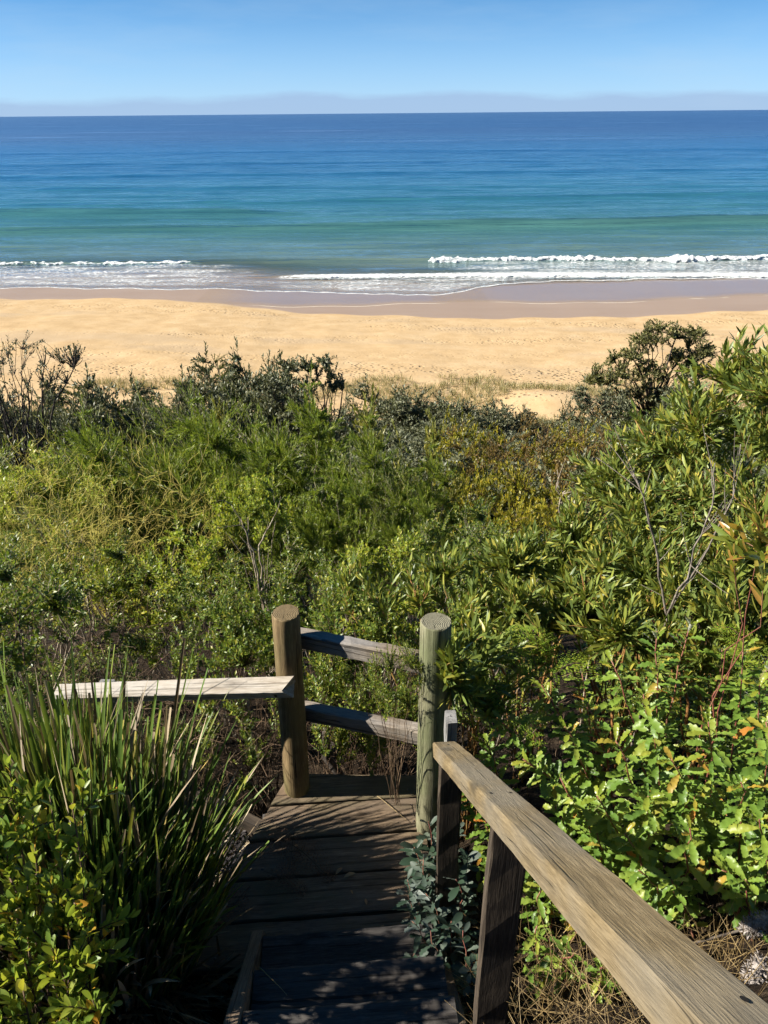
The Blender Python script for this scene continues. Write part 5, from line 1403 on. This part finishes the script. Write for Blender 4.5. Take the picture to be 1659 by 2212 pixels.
def tangle(name, label, boxes, n, mat, rad, L, seed, cat=None, kind=None, stiff=0.35, upb=0.2):
    """loose crooked twigs filling low places"""
    rng = np.random.default_rng(seed); g = Geo(); ref = None
    for (px0, px1, py0, py1, Y0, Y1, h) in boxes:
        for k in range(n):
            Y = rng.uniform(Y0, Y1); p = at(rng.uniform(px0, px1), rng.uniform(py0, py1), Y); gz = float(ground(p.x, p.y))
            z = min(p.z, gz + h); z = max(z, gz)
            P = [np.array([p.x, p.y, z])]; v = unit(rng.normal(0, 1, 3) + [0, 0, upb])
            for q in range(4):
                v = unit(v + rng.normal(0, stiff, 3)); P.append(P[-1] + v * L * rng.uniform(0.5, 1.3) / 4)
            P = np.array(P); P[:, 2] = np.maximum(P[:, 2], gz - 0.02)
            g.tube(P, np.linspace(rad, rad * 0.4, 5) * rng.uniform(0.5, 1.4), 3, cap=False)
    o = g.build(name, mat, None, kind); setp(o, label, cat)
    return o
tangle('dead_twigs', 'brown dead twigs tangled behind the pale rail', [(60, 560, 1340, 1620, 2.75, 3.6, 0.9)], 550, M['twig_brown'], 0.0022, 0.35, 941, kind='stuff')
tangle('dead_twigs', 'grey and brown twigs filling the understorey of the slope', [(-100, 1000, 1180, 1420, 3.2, 5.5, 1.0), (600, 1250, 1200, 1650, 2.7, 4.2, 0.7), (-100, 1700, 1000, 1200, 5.0, 8.0, 1.2)], 350, M['twig_brown'], 0.003, 0.5, 942, kind='stuff')
tangle('dry_straw', 'dry straw under the handrail at the lower right', [(1060, 1659, 1930, 2260, 1.05, 1.9, 0.14)], 800, M['straw'], 0.0014, 0.28, 943, kind='stuff', stiff=0.25, upb=0.5)
tangle('dry_straw', 'dry straw and grass stems at the foot of the greenish post', [(840, 960, 1700, 1900, 2.0, 2.45, 0.16)], 60, M['straw'], 0.0010, 0.22, 944, kind='stuff', stiff=0.3, upb=0.0)

# fallen leaves and straws on the landing
lf = tmesh(T_oval(0.42, 0.10, 0.15), 'fallen_leaf', [M['dead_leaf']])
labs = ['pale curled fallen leaf in the middle of the landing planks', 'small yellow fallen leaf on the landing near the dark steps', 'narrow fallen leaf lying across the gap of the nearest planks', 'tiny fallen leaf at the right of the nearest plank', 'thin fallen leaf beside the pale curled one']
for (px, py, s_, lab, rz) in ((768, 1887, 0.055, labs[0], 1.9), (762, 1932, 0.022, labs[1], 0.4), (792, 1955, 0.030, labs[2], 0.2), (830, 2000, 0.02, labs[3], 2.0), (740, 1875, 0.045, labs[4], 2.4)):
    p = atz(px, py, 0.006); o = bpy.data.objects.new('fallen_leaf', lf); COL.objects.link(o); o.location = (p.x, p.y, 0.008); o.rotation_euler = (0.1, 0.15, rz); o.scale = (s_, s_, s_)
    setp(o, lab, 'leaf', 'fallen leaves on the landing')
for (px, py, px2, py2, lab) in ((815, 1720, 880, 1775, 'long yellow grass blade lying across the far landing planks'), (560, 2090, 620, 2150, 'dry stalk lying aslant on the dark steps')):
    g = Geo(); z0 = 0.012 if py < 2000 else 0.36
    a, b = atz(px, py, z0), atz(px2, py2, z0 + (0.0 if py < 2000 else 0.16)); Pq = np.linspace(np.array(a), np.array(b), 7); Pq[1:-1, 2] += 0.006
    setp(g.tube(Pq, np.linspace(0.003, 0.001, 7), 4) or g.build('grass_stalk', M['straw']), lab, 'stalk')

# seed cones at the right edge
def cone(px, py, Y, label, seed):
    rng = np.random.default_rng(seed); p = at(px, py, Y); root = empty('seed_cone', p, label, 'cone'); g = Geo(); k = 12; n = 14
    zz = np.linspace(-0.06, 0.06, n); a = np.arange(k) * 2 * math.pi / k; R = np.zeros((n, k, 3)); rad = 0.026 * np.sqrt(np.clip(1 - (zz / 0.065) ** 2, 0.02, 1))
    R[:, :, 0] = rad[:, None] * np.cos(a)[None]; R[:, :, 1] = rad[:, None] * np.sin(a)[None]; R[:, :, 2] = zz[:, None]
    b = loft(R, smooth=True).build('core', M['cone'], root)
    q = R.reshape(-1, 3); nn = unit(q * [1, 1, 0.2]); f = Geo(); i = rng.integers(0, len(q), 420)
    f.leaves(T_diamond(0.3, 0.05, 0.3), q[i], nn[i] + rng.normal(0, 0.35, (420, 3)), rng.normal(0, 1, (420, 3)), rng.uniform(0.010, 0.024, 420)); f.build('bristles', M['cone'], root, 'stuff')
    root.rotation_euler = (0.7, 0.4, seed)
    gz = float(ground(p.x, p.y)); s_ = Geo(); s_.tube(np.array([[0, 0, -0.055], [0.01, 0.0, -0.12], [0.0, 0.02, -0.30]]), 0.005, 5); s_.build('stalk', M['bark_dark'], root)
cone(1640, 1995, 1.62, 'grey bristly seed cone at the right edge above the handrail', 1)
cone(1630, 2105, 1.50, 'lower grey bristly seed cone at the right edge beside the handrail', 2)

# sleeper edging and bark chips of the next flight, left of the landing
sl = empty('sleeper_edge', atz(470, 1745, -0.2), 'weathered grey sleeper edging the chip-filled step left of the landing', 'sleeper')
a, b = atz(455, 1742, -0.17), atz(560, 1792, -0.17)
dv = (b - a).normalized()
beam('timber', a - dv * 0.25, b + dv * 0.02, 0.05, 0.12, M['dark_post'], sl, 71)  # grey sleeper given dark timber in place of the shade over it
rng = np.random.default_rng(950); g = Geo(); n = 500
cc = [atz(rng.uniform(440, 545), rng.uniform(1775, 1880), -0.2) for _ in range(n)]
g.leaves(T_diamond(0.35, 0.05, 0.0), np.array([list(c_) for c_ in cc]) + rng.normal(0, 0.006, (n, 3)), rng.normal(0, 1, (n, 3)) * [1, 1, 0.25], rng.normal(0, 0.3, (n, 3)) + [0, 0, 1], rng.uniform(0.02, 0.05, n))
M['chips'] = plain_mat('chips', [(0.3, (0.014, 0.013, 0.014)), (0.6, (0.04, 0.036, 0.036)), (0.75, (0.11, 0.10, 0.10))], scale=30)
setp(g.build('bark_chips', M['chips'], None, 'stuff'), 'dark bark chips on the step left of the landing')

# ------------------------------------------------------------------ masses nobody could count: undergrowth, far scrub, dune grass
def scatter(name, label, pts, scl, rots, sources):
    """one mass grown from points: copies of foliage that stands in the scene"""
    me = bpy.data.meshes.new(name); me.vertices.add(len(pts)); me.vertices.foreach_set('co', np.asarray(pts, np.float32).ravel())
    for nm, ty, ar in (('rot', 'FLOAT_VECTOR', rots), ('scl', 'FLOAT_VECTOR', scl)):
        at_ = me.attributes.new(nm, ty, 'POINT'); at_.data.foreach_set('vector', np.asarray(ar, np.float32).ravel())
    o = link(name, me, None, 'stuff'); o['label'] = label
    ng = bpy.data.node_groups.new(name, 'GeometryNodeTree')
    ng.interface.new_socket('Geometry', in_out='INPUT', socket_type='NodeSocketGeometry'); ng.interface.new_socket('Geometry', in_out='OUTPUT', socket_type='NodeSocketGeometry')
    N, Lk = ng.nodes, ng.links
    gi, go = N.new('NodeGroupInput'), N.new('NodeGroupOutput')
    iop = N.new('GeometryNodeInstanceOnPoints'); jn = N.new('GeometryNodeJoinGeometry')
    for s_ in sources:
        oi = N.new('GeometryNodeObjectInfo'); oi.transform_space = 'ORIGINAL'; oi.inputs['Object'].default_value = s_; oi.inputs['As Instance'].default_value = True
        Lk.new(oi.outputs['Geometry'], jn.inputs[0])
    Lk.new(gi.outputs[0], iop.inputs['Points']); Lk.new(jn.outputs[0], iop.inputs['Instance']); iop.inputs['Pick Instance'].default_value = True
    for nm, sk in (('rot', 'Rotation'), ('scl', 'Scale')):
        na = N.new('GeometryNodeInputNamedAttribute'); na.data_type = 'FLOAT_VECTOR'; na.inputs['Name'].default_value = nm
        if sk == 'Rotation':
            e2 = N.new('FunctionNodeEulerToRotation'); Lk.new(na.outputs['Attribute'], e2.inputs[0]); Lk.new(e2.outputs[0], iop.inputs[sk])
        else:
            Lk.new(na.outputs['Attribute'], iop.inputs[sk])
    Lk.new(iop.outputs[0], go.inputs[0])
    md = o.modifiers.new('growth', 'NODES'); md.node_group = ng
    return o
def fol(root):
    return [c_ for c_ in root.children if c_.name.startswith('foliage')][0]
def scatter_area(name, label, n, y0, y1, xr, sources, sxy, sz, seed, clear=None, zoff=0.0):
    rng = np.random.default_rng(seed); y = rng.uniform(y0, y1, n); x = rng.uniform(-1, 1, n) * (xr[0] + xr[1] * y)
    if clear is not None:
        k = clear(x, y); x, y = x[k], y[k]
    m = len(x); z = ground(x, y) - 0.05
    sc_ = rng.uniform(sxy[0], sxy[1], m); zz = rng.uniform(sz[0], sz[1], m); z = z + zoff * zz
    return scatter(name, label, np.c_[x, y, z], np.c_[sc_, sc_, zz], np.c_[rng.normal(0, 0.08, m), rng.normal(0, 0.08, m), rng.uniform(0, 6.28, m)], sources)
offstair = lambda x, y: ~((np.abs(x + 0.12) < 0.95) & (y < 3.3))
scatter_area('undergrowth', 'low green undergrowth covering the near slope', 16, 5.5, 9.5, (0.9, 0.55), [fol(pea1), fol(pea3)], (0.5, 0.8), (0.4, 0.6), 961, offstair, -1.9)
rng = np.random.default_rng(966); m = 70
x = np.where(rng.random(m) < 0.5, rng.uniform(1.75, 4.6, m), rng.uniform(-5.0, -2.1, m)); y = rng.uniform(-0.8, 5.5, m); kk = (x > 0) | (y > 0.0); x, y = x[kk], y[kk]; m = len(x)
sc_ = rng.uniform(0.6, 1.0, m); zz = np.where(x > 0, 0.62, 0.42) * rng.uniform(0.7, 1.1, m)
scatter('undergrowth', 'low leafy bushes on the banks either side of the steps', np.c_[x, y, ground(x, y) - 1.55 * zz], np.c_[sc_, sc_, zz], np.c_[np.zeros(m), np.zeros(m), rng.uniform(0, 6.28, m)], [fol(pea1), fol(pea3)])
scatter_area('undergrowth', 'broom and leafy undergrowth further down the slope', 120, 9, 15, (0.9, 0.55), [fol(br1), fol(lm), fol(lm)], (0.8, 1.4), (0.35, 0.7), 962)
scatter_area('hill_scrub', 'mixed lime, bronze and grey scrub covering the lower slope', 260, 13, 32, (2, 0.62), [fol(lm), fol(bz), fol(lm), fol(gs)], (0.8, 1.5), (0.35, 0.95), 963)
scatter_area('dune_scrub', 'grey-green scrub massed along the back of the dune', 170, 27, 41, (3, 0.62), [fol(gs), fol(bz), fol(gs)], (0.7, 1.2), (0.4, 0.85), 964, lambda x, y: ~((np.abs(x - 11) < 4.5) & (y > 36)))
# dune grass: tufts in patches along the edge of the sand
rng = np.random.default_rng(970); g = Geo(); n = 5200
x = rng.uniform(-36, 40, n * 3); y = rng.uniform(38, 52, n * 3); k = (fbm(x * 0.16, y * 0.3, 3) > 0.10 + 0.03 * (y - 45)) ; x, y = x[k][:n], y[k][:n]; n = len(x)
for q in range(9):
    g.leaves(T_diamond(0.05, 0.0, 0.25), np.c_[x + rng.normal(0, 0.10, n), y + rng.normal(0, 0.10, n), np.maximum(sand(x, y), ground(x, y)) - 0.02], np.c_[rng.normal(0, 0.35, n), rng.normal(0, 0.35, n), np.ones(n)], rng.normal(0, 1, (n, 3)), rng.uniform(0.25, 0.60, n))
setp(g.build('dune_grass', M['dune_grass'], None, 'stuff'), 'dry dune grass in patches along the back of the beach')
